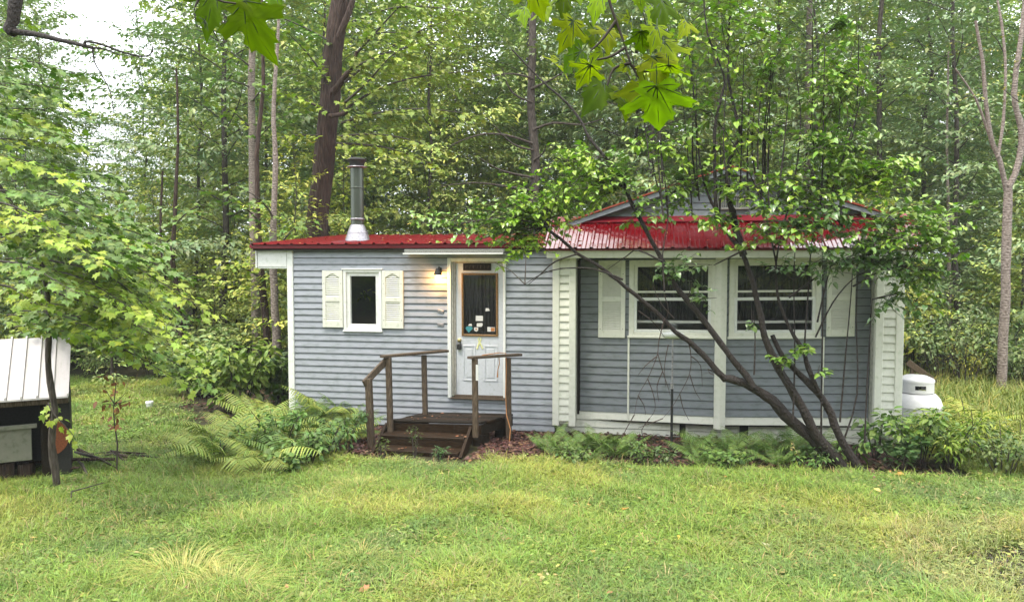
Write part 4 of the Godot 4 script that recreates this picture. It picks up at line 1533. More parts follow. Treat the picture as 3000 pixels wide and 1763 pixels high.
# ---------------------------------------------------------------- beds
func beds() -> void:
	var fr := []
	var fr2 := []
	for k in 5:
		fr.append(frond_mesh(R(0.7, 0.95), Color(0.26, 0.33, 0.065), 600 + k))
		fr2.append(frond_mesh(R(0.6, 0.85), Color(0.12, 0.2, 0.04), 620 + k))
	rng.seed = 640
	var left := [[600, 1345, 1.0], [660, 1375, 1.0], [720, 1330, 1.0], [770, 1380, 0.95], [690, 1290, 1.0], [800, 1310, 1.0], [850, 1360, 0.85], [760, 1260, 0.95], [900, 1270, 0.9], [960, 1250, 1.05], [1010, 1240, 1.1], [1040, 1290, 0.75], [880, 1330, 0.8], [640, 1310, 0.9], [830, 1250, 0.9], [1000, 1300, 0.7]]
	for s in left:
		var p := on_ground(s[0], s[1])
		fern(p, s[2] * 1.12, fr if s[0] < 840 or rng.randi() % 2 else fr2, 9, "pale green fern in the bed left of the steps" if s[0] < 900 else "fern against the siding beside the steps", "ferns left of the steps")
	var right := [[1600, 1330, 0.8], [1650, 1345, 0.75], [1700, 1330, 0.95], [1760, 1330, 0.95], [1800, 1345, 0.8], [1840, 1330, 0.7], [2030, 1340, 0.8], [2080, 1330, 1.0], [2130, 1350, 0.9], [2190, 1340, 1.0], [2250, 1350, 1.0], [2300, 1330, 1.0], [2350, 1350, 0.95], [2400, 1345, 0.9], [2060, 1370, 0.7], [2280, 1370, 0.75], [2150, 1372, 0.7], [1720, 1355, 0.6]]
	for s in right:
		fern(on_ground(s[0], s[1]), s[2] * 0.78, fr2, 8, "green fern under the cream siding between door and feeder pole" if s[0] < 1900 else "dark green fern at the foot of the bay under the lilac", "ferns before the bay")
	# gravel showing through at the lower right
	var gv := []
	var gt := []
	for i in 9000:
		var an := R(0, TAU)
		var rr := sqrt(R(0, 1)) * 1.5
		var gx := 4.45 + cos(an) * rr
		var gz := -5.6 + sin(an) * rr * 1.2
		gv.append(Transform3D(Basis(rv().normalized(), R(0, 3.0)).scaled(Vector3.ONE * R(0.004, 0.013)), Vector3(gx, ground_y(gx, gz) + 0.006, gz)))
		gt.append(shade(Color(0.13, 0.115, 0.105), 0.5))
	var peb := MB.new()
	peb.lit = false
	peb.box(Vector3(-0.6, -0.4, -0.5), Vector3(0.6, 0.4, 0.5), 0.2)
	scatter("gravel", peb.mesh(M.litter), gv, gt, "grey gravel showing through the thin grass at the lower right", "gravel")
	var far := [[2790, 1200, 1.0], [2830, 1230, 0.95], [2760, 1270, 1.0], [2880, 1215, 0.95], [2720, 1290, 0.9], [2920, 1240, 0.9]]
	var fy := []
	for k in 3:
		fy.append(frond_mesh(0.9, Color(0.33, 0.38, 0.06), 680 + k))
	rng.seed = 690
	for s in far:
		fern(on_ground(s[0], s[1] + 60), s[2] * 0.95, fy, 9, "yellow green fern beside the propane tank", "yellow ferns at the right")
	# leafy perennials
	var list := [
		[900, 1370, 0.5, 0.32, 7, 0.075, Color(0.11, 0.2, 0.04), "oval", 260, "bright mid green leafy plant at the front of the fern bed"],
		[960, 1345, 0.55, 0.33, 7, 0.08, Color(0.09, 0.17, 0.035), "oval", 260, "mid green leafy plant left of the bottom step"],
		[1010, 1320, 0.6, 0.3, 6, 0.07, Color(0.08, 0.15, 0.035), "oval", 220, "leafy plant against the left hand rail post"],
		[840, 1395, 0.35, 0.3, 6, 0.07, Color(0.12, 0.2, 0.04), "round", 200, "low leafy plant at the front edge of the fern bed"],
		[740, 1350, 0.6, 0.4, 9, 0.08, Color(0.13, 0.22, 0.04), "oval", 300, "leafy bramble in the middle of the fern bed"],
		[820, 1330, 0.7, 0.42, 9, 0.085, Color(0.1, 0.19, 0.035), "oval", 320, "tall leafy bramble at the back of the fern bed"],
		[640, 1370, 0.5, 0.3, 7, 0.07, Color(0.1, 0.18, 0.035), "lance", 220, "narrow leaved weed at the left end of the fern bed"],
		[1880, 1362, 0.3, 0.25, 7, 0.06, Color(0.1, 0.17, 0.04), "oval", 200, "low weed among the ferns right of the stepping stone"],
		[2120, 1378, 0.3, 0.3, 7, 0.06, Color(0.12, 0.2, 0.04), "round", 220, "low round leaved weed before the ferns in the middle of the bay"],
		[2380, 1382, 0.3, 0.3, 7, 0.06, Color(0.1, 0.18, 0.04), "oval", 220, "low weed before the ferns left of the lilac foot"],
		[1690, 1368, 0.28, 0.25, 7, 0.06, Color(0.11, 0.18, 0.04), "oval", 180, "low weed before the ferns under the left column"],
		[1120, 1345, 0.3, 0.12, 4, 0.05, Color(0.14, 0.2, 0.05), "lance", 60, "spindly weed growing before the bottom step, the left one"],
		[1215, 1342, 0.42, 0.12, 4, 0.05, Color(0.1, 0.15, 0.04), "lance", 70, "tall thin weed growing before the middle of the steps"],
		[1290, 1350, 0.2, 0.12, 5, 0.06, Color(0.07, 0.16, 0.04), "lance", 80, "small dark green rosette at the right of the bottom step"],
		[2690, 1370, 0.85, 0.5, 9, 0.1, Color(0.14, 0.23, 0.04), "oval", 520, "dense leafy bush at the right corner of the cabin"],
		[2780, 1375, 0.75, 0.5, 9, 0.11, Color(0.22, 0.31, 0.04), "lance", 520, "bush of long pointed leaves right of the corner bush"],
		[2860, 1350, 0.8, 0.45, 8, 0.11, Color(0.25, 0.3, 0.04), "lance", 420, "yellow green bush of pointed leaves beyond the lawn"],
		[2940, 1400, 0.7, 0.5, 9, 0.07, Color(0.12, 0.18, 0.045), "oval", 520, "tangled weedy bush at the right edge of the lawn"],
		[2990, 1340, 0.6, 0.4, 8, 0.08, Color(0.26, 0.28, 0.05), "lance", 360, "yellowish weeds at the far right edge"],
		[2640, 1385, 0.5, 0.3, 7, 0.08, Color(0.06, 0.12, 0.03), "round", 240, "dark leafy plant under the right column"],
		[2570, 1345, 0.62, 0.22, 4, 0.14, Color(0.15, 0.25, 0.06), "oval", 60, "glossy pale green sucker with big oval leaves beside the lilac foot"],
		[2505, 1362, 0.42, 0.2, 4, 0.13, Color(0.13, 0.22, 0.05), "oval", 50, "small glossy sucker growing from the lilac foot"],
		[2330, 1372, 0.4, 0.06, 2, 0.03, Color(0.45, 0.42, 0.16), "round", 60, "pale flowering weed spike before the ferns"],
		[1950, 1372, 0.3, 0.2, 6, 0.06, Color(0.1, 0.15, 0.05), "oval", 140, "low grey green weed at the foot of the feeder pole"],
		[2440, 1375, 0.35, 0.25, 6, 0.05, Color(0.1, 0.16, 0.06), "lance", 170, "feathery weed left of the lilac foot"],
		[2830, 1150, 1.1, 0.5, 12, 0.07, Color(0.34, 0.33, 0.04), "lance", 420, "tall goldenrod clump in yellow flower behind the propane tank"],
	]
	for s in list:
		var o := thing("leafy_plant", s[9], "plant", on_ground(s[0], s[1]), R(0, TAU))
		bush(o, s[2], s[3], s[4], s[5], s[6], s[7], s[8], M.leaf)
	# weeds and tall yellow grass right of the cabin
	rng.seed = 811
	var at := []
	var tint := []
	for i in 5000:
		var x := R(5.2, 12.5)
		var z := R(-17.0, -9.0)
		if local(x, z).x < 5.6:
			continue
		at.append(Transform3D(Basis(Vector3.UP, R(0, TAU)).scaled(Vector3.ONE * R(1.6, 3.6)), Vector3(x, ground_y(x, z), z)))
		tint.append(shade(Color(0.34, 0.34, 0.09).lerp(Color(0.17, 0.25, 0.05), R(0, 1)), 0.2))
	scatter("tall_grass", tuft_mesh(10, 0.16, 0.05, 0.0028, 0.8, 55), at, tint, "tall yellowish grass and weeds on the right of the cabin", "grass")

# ---------------------------------------------------------------- the lilac
func crop(x: float, y: float) -> Vector2:
	return Vector2(1560.0 + x / 1.806, 600.0 + y / 1.806)

func bough(tr: MB, pts: Array, d0: float, d1: float, r0: float, r1: float, sides := 9, rough := 0.12, slim := 1.0) -> Array:
	var p := []
	# points are photograph positions; depth runs from d0 to d1
	for i in pts.size():
		var f := float(i) / (pts.size() - 1)
		p.append(spot(pts[i].x, pts[i].y, lerpf(d0, d1, f)))
	var q := []
	var r := []
	for i in p.size() - 1:
		var a: Vector3 = p[maxi(i - 1, 0)]
		var b: Vector3 = p[mini(i + 2, p.size() - 1)]
		for s in 3:
			var f := s / 3.0
			q.append(p[i].cubic_interpolate(p[i + 1], a, b, f) + rv() * r0 * 0.08)
			r.append((r1 + (r0 - r1) * pow(1.0 - (i + f) / (p.size() - 1), slim)) * R(0.93, 1.08))
	q.append(p[-1])
	r.append(r1)
	tr.tube(q, r, sides, true, rough)
	return q

# a trunk whose bark stands out in long ridges
func furrowed(tr: MB, pts: Array, d0: float, d1: float, r0: float, r1: float, sides: int, rings: int, deep: float) -> void:
	var c3 := Curve3D.new()
	for i in pts.size():
		c3.add_point(spot(pts[i].x, pts[i].y, lerpf(d0, d1, float(i) / (pts.size() - 1))))
	var f := FastNoiseLite.new()
	f.seed = 61
	f.frequency = 1.0
	var l := c3.get_baked_length()
	var k := tr.v.size()
	for i in rings + 1:
		var t := float(i) / rings
		var p := c3.sample_baked(t * l, true)
		for s in sides:
			var a := TAU * s / sides
			var n1 := f.get_noise_3d(cos(a) * 3.4, t * l * 0.9, sin(a) * 3.4)
			var ridge := 1.0 - absf(f.get_noise_3d(cos(a) * 4.6 + 9.0, t * l * 1.1, sin(a) * 4.6)) * 3.0
			var rr := lerpf(r0, r1, t) + deep * (ridge * 0.9 + n1 * 0.7) - deep * 0.4
			tr.v.append(p + Vector3(cos(a), 0, sin(a)) * rr)
			tr.n.append(Vector3(cos(a), 0, sin(a)))
			tr.c.append(Color.WHITE)
	for i in rings:
		for s in sides:
			var s2 := (s + 1) % sides
			var a := k + i * sides + s
			var b := k + i * sides + s2
			tr.ix.append_array(PackedInt32Array([a, b, b + sides, a, b + sides, a + sides]))
	# normals from the ridges
	for i in rings + 1:
		for s in sides:
			var a := k + i * sides + s
			var e := tr.v[k + i * sides + (s + 1) % sides] - tr.v[k + i * sides + (s + sides - 1) % sides]
			var u := tr.v[k + mini(i + 1, rings) * sides + s] - tr.v[k + maxi(i - 1, 0) * sides + s]
			var m := u.cross(e).normalized()
			tr.n[a] = m if m.dot(tr.n[a]) > 0.0 else -m

func tidy(a: Array) -> Array:
	var o := []
	for i in range(0, a.size(), 2):
		o.append(crop(a[i], a[i + 1]))
	return o

func full(a: Array) -> Array:
	var o := []
	for i in range(0, a.size(), 2):
		o.append(Vector2(a[i], a[i + 1]))
	return o

# leafy twigs filling a rounded space, joined to the nearest wood
func clump(lv: MB, tw: MB, wood: Array, x: float, y: float, d: float, rx: float, ry: float, rd: float, twigs: int, size: float, base: Color, kind: String, pairs := 3, droop := 0.0) -> void:
	var mid := spot(x, y, d)
	var ex := rx / FOCAL * d
	var ey := ry / FOCAL * d
	var hub: Vector3 = mid
	var best := 1e9
	for w: Vector3 in wood:
		var l := w.distance_to(mid)
		if w.y > mid.y:
			l += (w.y - mid.y) * 0.7
		if l < best:
			best = l
			hub = w
	var arms := maxi(2, twigs / 7)
	for a in arms:
		var o := rv().normalized() * pow(R(0.1, 1.0), 0.4)
		var e := mid + Vector3(o.x * ex, o.y * ey, o.z * rd)
		var m := hub.lerp(e, 0.5) + Vector3.UP * 0.06 * hub.distance_to(e) + rv() * 0.04
		if best < 1.6:
			tw.tube([hub, m, e], [0.009, 0.006, 0.003], 4, false)
		var per := twigs / arms
		for k in per:
			var f := R(0.35, 1.0)
			var st := hub.lerp(m, f * 2) if f < 0.5 else m.lerp(e, f * 2 - 1)
			var oo := rv()
			var en := st.lerp(mid + Vector3(oo.x * ex, oo.y * ey, oo.z * rd), R(0.5, 0.95))
			if st.distance_to(en) < 0.05:
				en = st + rv() * 0.15
			# leave thickets of twig that stray out of the space
			tw.tube([st, (st + en) / 2 + rv() * 0.02, en], [0.0035, 0.0028, 0.002], 3, false)
			var td := (en - st).normalized()
			for j in pairs + 2:
				var g := (j + 1.0) / (pairs + 2.0)
				var q := st.lerp(en, g)
				for s in [-1.0, 1.0]:
					if R(0, 1) < 0.15:
						continue
					var sd: Vector3 = (td.cross(Vector3.UP + rv() * 0.4).normalized() * s + td * R(0.2, 0.7) + Vector3.UP * R(-0.75, 0.25) + Vector3.DOWN * droop)
					lv.col = shade(base, 0.28)
					lv.leaf(SHAPE[kind], q + sd.normalized() * 0.015, sd, Vector3.UP + rv() * 0.45, size * R(0.7, 1.2))

func lilac() -> void:
	rng.seed = 900
	var at := on_ground(2470, 1385)
	var L := thing("lilac", "old leaning many-stemmed lilac tree with heart shaped leaves before the bay", "tree")
	var tr := MB.new()
	var wood := []
	var D := 9.35
	wood.append_array(bough(tr, tidy([1640, 1440, 1600, 1370, 1520, 1270, 1380, 1150, 1270, 1040, 1160, 960, 1060, 925, 1000, 905, 930, 820, 850, 740, 760, 670, 600, 520, 450, 400, 360, 330, 240, 260, 150, 180, 60, 120]), D, 10.0, 0.1, 0.02, 10, 0.18, 2.2))
	part("stem", tr, M.bark_lilac, L)
	tr = MB.new()
	var s2 := tidy([1175, 970, 1130, 900, 1040, 790, 900, 600, 820, 505, 760, 430, 690, 300, 600, 130])
	s2.append_array(full([1851, 595, 1822, 525, 1775, 463, 1728, 406, 1704, 359, 1661, 302, 1581, 231, 1501, 146]))
	wood.append_array(bough(tr, s2, 9.45, 10.2, 0.042, 0.011, 9, 0.14))
	part("stem", tr, M.bark_lilac, L)
	tr = MB.new()
	var s3 := tidy([1690, 1440, 1560, 1290, 1480, 1180, 1400, 1020, 1300, 860, 1230, 690, 1210, 590, 1170, 420, 1110, 250, 1060, 190, 990, 70])
	s3.append_array(full([2085, 590, 2060, 520, 2045, 420, 2030, 250, 2010, 80]))
	wood.append_array(bough(tr, s3, 9.3, 9.7, 0.072, 0.008, 9, 0.16, 1.5))
	part("stem", tr, M.bark_lilac, L)
	tr = MB.new()
	var s4 := tidy([1120, 270, 1095, 180, 1070, 100, 1060, 30])
	s4.append_array(full([2138, 590, 2133, 490, 2158, 426, 2170, 390, 2150, 308, 2133, 205, 2138, 51, 2140, -80]))
	wood.append_array(bough(tr, s4, 9.55, 9.7, 0.05, 0.008))
	part("stem", tr, M.bark_lilac, L)
	tr = MB.new()
	wood.append_array(bough(tr, full([2125, 640, 2112, 647, 2098, 590, 2095, 385, 2113, 287, 2123, 225, 2074, 100, 2060, -60]), 9.5, 9.4, 0.03, 0.007, 7))
	part("stem", tr, M.bark_lilac, L)
	tr = MB.new()
	wood.append_array(bough(tr, tidy([1760, 1430, 1700, 1350, 1620, 1210, 1560, 1060, 1480, 960, 1400, 880, 1330, 810, 1270, 690]), 9.25, 9.5, 0.06, 0.028))
	part("stem", tr, M.bark_lilac, L)
	tr = MB.new()
	wood.append_array(bough(tr, tidy([1520, 1000, 1460, 860, 1440, 780, 1390, 700, 1340, 600, 1300, 480, 1290, 300, 1330, 120]), 9.35, 9.5, 0.035, 0.008, 7))
	part("stem", tr, M.bark_lilac, L)
	# shoots and side branches
	tr = MB.new()
	var shoots := [[1630, 1150, 1650, 900, 1690, 450, 1700, 200], [1530, 1230, 1535, 800, 1540, 420, 1530, 100], [1640, 1270, 1720, 1000, 1715, 600, 1730, 250], [1760, 1260, 1775, 900, 1800, 500], [1380, 1150, 1390, 800, 1385, 400, 1400, 60], [1440, 760, 1460, 480, 1480, 200, 1530, 0], [1500, 700, 1590, 520, 1690, 400, 1800, 330], [1510, 620, 1560, 400, 1620, 200], [1360, 490, 1480, 400, 1620, 300, 1760, 240], [1700, 430, 1790, 380, 1880, 330, 1960, 350], [1120, 240, 1000, 300, 960, 320], [690, 300, 560, 240, 500, 270, 400, 340], [480, 395, 330, 340, 180, 335, 60, 360, -40, 420], [240, 260, 120, 300, 40, 370, -20, 420], [1175, 900, 1180, 700, 1170, 560], [1530, 0, 1540, -300, 1545, -640, 1550, -900], [1640, 120, 1560, -100, 1620, -400, 1640, -700], [1290, 300, 1220, 0, 1080, -300, 900, -550], [1330, 120, 1400, -200, 1420, -500, 1380, -800], [700, 460, 690, 260, 720, 60, 700, -150]]
	for s in shoots:
		var q := tidy(s)
		wood.append_array(bough(tr, q, 9.3, 9.55, 0.013, 0.004, 5, 0.0))
	for i in 26:
		var x := R(1820, 2480)
		var y := R(430, 640)
		var lean := (x - 2130) * R(0.05, 0.35)
		wood.append_array(bough(tr, full([x, y, x + lean * 0.4 + R(-20, 20), y - R(110, 170), x + lean, y - R(260, 470)]), R(9.2, 9.9), R(9.2, 10.0), R(0.009, 0.016), 0.004, 5, 0.0))
	part("shoots", tr, M.bark_lilac, L)
	# dead twigs hanging below the long stem
	tr = MB.new()
	for s in [[700, 600, 670, 720, 660, 800, 610, 920, 560, 1010, 540, 1110], [665, 790, 690, 880, 720, 970, 730, 1010], [820, 700, 840, 800, 830, 900, 780, 1000, 740, 1070, 690, 1130], [835, 900, 860, 980, 890, 1030], [610, 920, 640, 1000, 650, 1080, 620, 1130], [560, 1010, 590, 1060, 600, 1110], [660, 800, 600, 850, 560, 900], [720, 740, 700, 850, 705, 960], [780, 1000, 800, 1080, 830, 1140], [840, 800, 890, 850, 900, 960], [560, 560, 640, 620, 700, 700], [750, 600, 680, 520, 640, 430], [690, 880, 660, 960, 670, 1040], [540, 1110, 500, 1180, 470, 1240], [620, 1130, 580, 1190, 590, 1240], [690, 1130, 640, 1150, 560, 1180], [930, 870, 950, 880, 1000, 910], [960, 900, 940, 890, 930, 870], [700, 480, 720, 560, 690, 640]]:
		bough(tr, tidy(s), 9.75, 9.9, 0.0085, 0.003, 4, 0.0)
	part("dead_twigs", tr, M.twig_dead, L)
	# leaves
	var lv := MB.new()
	lv.lit = false
	var tw := MB.new()
	var green := Color(0.17, 0.28, 0.035)
	var lime := Color(0.25, 0.38, 0.035)
	var dark := Color(0.11, 0.19, 0.05)
	var cl := [
		[1610, 590, 10.0, 150, 90, 0.45, 150, lime], [1480, 630, 10.1, 150, 60, 0.4, 100, green], [1700, 545, 9.9, 110, 90, 0.45, 100, lime], [1800, 510, 9.8, 100, 80, 0.45, 70, green], [1530, 705, 10.0, 110, 45, 0.3, 50, lime], [1380, 680, 10.2, 120, 40, 0.3, 45, green], [1500, 755, 9.95, 70, 40, 0.2, 18, lime], [1660, 470, 9.9, 90, 60, 0.35, 40, lime], [1250, 640, 10.4, 80, 40, 0.3, 20, green],
		[2460, 100, 9.6, 60, 70, 0.3, 26, green], [2465, 200, 9.6, 110, 90, 0.4, 70, lime], [2450, 320, 9.5, 130, 100, 0.4, 90, green], [2445, 440, 9.4, 130, 90, 0.45, 80, green], [2400, 550, 9.4, 140, 70, 0.45, 70, green],
		[2040, 30, 9.6, 170, 70, 0.4, 34, lime], [2200, 40, 9.6, 130, 90, 0.4, 34, lime], [2100, 160, 9.6, 170, 110, 0.45, 55, lime], [2260, 210, 9.6, 100, 110, 0.4, 60, green], [1960, 230, 9.8, 120, 110, 0.4, 36, lime], [2070, 330, 9.7, 150, 90, 0.45, 50, green], [2220, 400, 9.6, 150, 100, 0.45, 60, lime], [1960, 440, 9.8, 140, 80, 0.45, 44, lime], [2060, 520, 9.7, 170, 80, 0.45, 70, green], [2200, 540, 9.5, 150, 70, 0.45, 60, lime], [2300, 590, 9.4, 150, 60, 0.45, 60, green],
		[2540, 530, 9.5, 130, 80, 0.45, 70, lime], [2650, 530, 9.6, 110, 70, 0.4, 60, lime], [2430, 650, 9.2, 200, 55, 0.45, 80, dark], [2560, 680, 9.2, 170, 60, 0.45, 85, green], [2660, 650, 9.3, 140, 70, 0.45, 80, green], [2745, 650, 9.4, 80, 90, 0.4, 60, lime], [2780, 720, 9.4, 40, 70, 0.3, 20, lime],
		[2280, 690, 9.2, 170, 50, 0.4, 55, green], [2140, 660, 9.4, 130, 50, 0.35, 36, green], [1950, 620, 9.7, 150, 50, 0.4, 36, green], [2480, 760, 9.2, 190, 50, 0.4, 70, dark], [2620, 770, 9.2, 130, 60, 0.4, 60, dark], [2710, 780, 9.3, 80, 80, 0.35, 40, green], [2660, 880, 9.3, 60, 80, 0.3, 26, dark], [2735, 870, 9.4, 45, 80, 0.3, 18, lime], [2010, 770, 9.5, 90, 60, 0.3, 24, dark], [2060, 850, 9.5, 40, 60, 0.2, 8, dark], [2300, 1050, 9.3, 60, 40, 0.2, 9, green], [2380, 1030, 9.3, 60, 40, 0.2, 10, green], [2210, 960, 9.4, 30, 60, 0.2, 5, dark], [2420, 1090, 9.3, 30, 40, 0.2, 5, green], [2330, 780, 9.3, 120, 60, 0.3, 16, dark]]
	for q in cl:
		clump(lv, tw, wood, q[0], q[1], q[2], q[3] * 1.15, q[4] * 1.2, q[5] * 1.2, int(q[6] * (0.5 if q[1] > 640 else 0.62)), 0.08, q[7], "heart")
	part("twigs", tw, M.twig, L)
	part("foliage", lv, M.leaf_gloss, L)

# ---------------------------------------------------------------- near maples
func near_maples() -> void:
	rng.seed = 1200
	# slim maple by the shed; its layered sprays fill the left of the view
	var T := thing("young_maple", "slim young maple before the wood shed with layered yellow green sprays", "tree")
	var tr := MB.new()
	bough(tr, full([165, 1420, 150, 1300, 158, 1200, 140, 1080, 142, 960, 135, 850, 110, 740, 60, 640, -20, 520]), 8.4, 8.2, 0.042, 0.016, 9, 0.1)
	part("trunk", tr, M.bark_far, T)
	tr = MB.new()
	var lv := MB.new()
	lv.lit = false
	var lime := Color(0.25, 0.34, 0.03)
	var green := Color(0.13, 0.215, 0.035)
	var list := [
		[130, 840, 8.4, 520, 1000, 7.6, lime, 0.5], [100, 700, 8.4, 480, 830, 7.4, lime, 0.6], [60, 780, 8.0, 420, 900, 7.0, lime, 0.5], [-60, 640, 7.6, 330, 760, 6.8, lime, 0.55], [120, 960, 8.3, 560, 1110, 8.0, lime, 0.45], [-80, 760, 7.0, 260, 850, 6.4, green, 0.5], [-60, 560, 7.5, 300, 600, 7.0, green, 0.6], [-100, 480, 8.4, 260, 500, 8.2, green, 0.7], [-60, 330, 8.2, 240, 330, 8.4, green, 0.5], [-80, 250, 8.0, 210, 260, 8.2, green, 0.5], [-60, 170, 8.0, 230, 210, 8.2, green, 0.45], [-60, 60, 8.5, 100, 70, 8.6, lime, 0.3], [-50, 690, 7.4, 420, 700, 7.6, lime, 0.5], [60, 620, 8.2, 440, 660, 8.6, green, 0.6], [120, 800, 8.4, 500, 900, 8.6, lime, 0.55], [140, 940, 8.4, 400, 1010, 8.8, green, 0.5], [-60, 830, 7.0, 120, 880, 6.6, lime, 0.5], [140, 1180, 8.4, 215, 1290, 8.2, lime, 0.2],  [-60, 410, 8.2, 200, 430, 8.4, lime, 0.6], [-60, 580, 7.0, 200, 690, 6.6, lime, 0.5]]
	for s in list:
		spray(lv, tr, spot(s[0], s[1], s[2]), spot(s[3], s[4], s[5]), s[7], 0.088, s[6], "maple", 0.011, 0.1, 0.05, 4, 0.95, 0.4)
	for q in [[110, 700, 8.2, 610, 880, 7.4, lime, 0.55], [130, 760, 8.2, 560, 960, 7.2, lime, 0.5], [140, 850, 8.3, 590, 1060, 7.8, lime, 0.4], [140, 900, 8.4, 620, 1120, 8.2, green, 0.35], [120, 700, 8.6, 540, 800, 8.8, green, 0.6]]:
		spray(lv, tr, spot(q[0], q[1], q[2]), spot(q[3], q[4], q[5]), q[7], 0.088, q[6], "maple", 0.011, 0.1, 0.05, 4, 0.95, 0.4)
	var edge := [90, 150, 250, 260, 270, 330, 430, 500, 560, 550, 530, 240, 90]
	for i in 40:
		var y := R(250, 1010)
		var lim: float = lerpf(edge[int(y / 100)], edge[mini(int(y / 100) + 1, 12)], fmod(y, 100) / 100)
		var x1 := lim * R(0.55, 1.0)
		var x0 := x1 - R(260, 420)
		var dd := R(7.2, 10.2)
		spray(lv, tr, spot(x0, y - R(10, 120), dd + 0.4), spot(x1, y, dd - 0.4), R(0.35, 0.6), 0.092, lime if R(0, 1) < 0.5 else green, "maple", 0.008, 0.1, 0.06, 4, 1.0, 0.45)
	part("branches", tr, M.twig, T)
	part("crown", lv, M.leaf, T)
	# bare crooked limb at the top left
	tr = MB.new()
	bough(tr, full([50, -60, 40, 40, 25, 85, 40, 95]), 8.2, 8.2, 0.07, 0.05, 8)
	bough(tr, full([35, 92, 110, 102, 180, 118, 270, 140]), 8.2, 8.0, 0.035, 0.018, 7)
	bough(tr, full([248, 132, 250, 122, 290, 128, 350, 150, 410, 165, 440, 158, 447, 135]), 8.0, 8.0, 0.016, 0.006, 6, 0.0)
	bough(tr, full([270, 140, 275, 180, 300, 225, 322, 270, 332, 330]), 8.0, 8.0, 0.009, 0.004, 5, 0.0)
	bough(tr, full([270, 140, 310, 145, 350, 162]), 8.0, 8.0, 0.012, 0.005, 5, 0.0)
	var lb := part("bare_limb", tr, M.bark_lilac, T)
	# big maple behind the low roof
	rng.seed = 1300
	var B := thing("big_maple", "thick dark furrowed maple trunk rising behind the stove pipe", "tree")
	tr = MB.new()
	furrowed(tr, full([932, 1010, 930, 760, 928, 640, 944, 520, 955, 400, 968, 280, 972, 180, 985, 80, 1005, -40, 1030, -200]), 16.2, 15.8, 0.245, 0.17, 72, 110, 0.022)
	bough(tr, full([975, 270, 1010, 225, 1030, 200, 1045, 150]), 15.8, 15.2, 0.075, 0.03, 8)
	bough(tr, full([965, 340, 1000, 335, 1015, 328]), 15.6, 15.3, 0.05, 0.04, 8)
	bough(tr, full([985, 120, 1020, 40, 1050, -60]), 15.8, 15.6, 0.08, 0.05, 8)
	part("trunk", tr, M.bark, B)
	tr = MB.new()
	lv = MB.new()
	lv.lit = false
	var olive := Color(0.22, 0.28, 0.045)
	var bl := [[1010, 240, 15.6, 1330, 40, 14.5, olive, 1.0], [1040, 160, 15.4, 1240, -40, 14.8, lime, 0.9], [1000, 330, 15.6, 1420, 180, 14.4, olive, 1.1], [1000, 360, 15.5, 1380, 320, 14.2, olive, 1.0], [990, 400, 15.6, 1300, 430, 14.4, olive, 0.9], [1010, 300, 15.4, 1200, 130, 14.0, lime, 0.8], [985, 420, 15.6, 1290, 480, 14.8, lime, 0.6], [1040, 60, 15.4, 1400, 20, 14.6, olive, 1.1], [970, 250, 15.8, 840, 90, 15.2, lime, 0.9], [960, 330, 15.8, 800, 260, 15.4, lime, 0.8], [980, 130, 15.8, 760, 30, 15.4, green, 0.9], [1060, 120, 15.4, 1180, 90, 14.6, olive, 0.7], [950, 400, 15.9, 820, 400, 15.6, lime, 0.6], [1030, 200, 15.4, 1300, 120, 14.2, olive, 0.9]]
	for s in bl:
		spray(lv, tr, spot(s[0], s[1], s[2]), spot(s[3], s[4], s[5]), s[7], 0.12, s[6], "maple", 0.03, 0.16, 0.06, 4, 0.9, 0.45)
	part("branches", tr, M.twig, B)
	part("crown", lv, M.leaf, B)

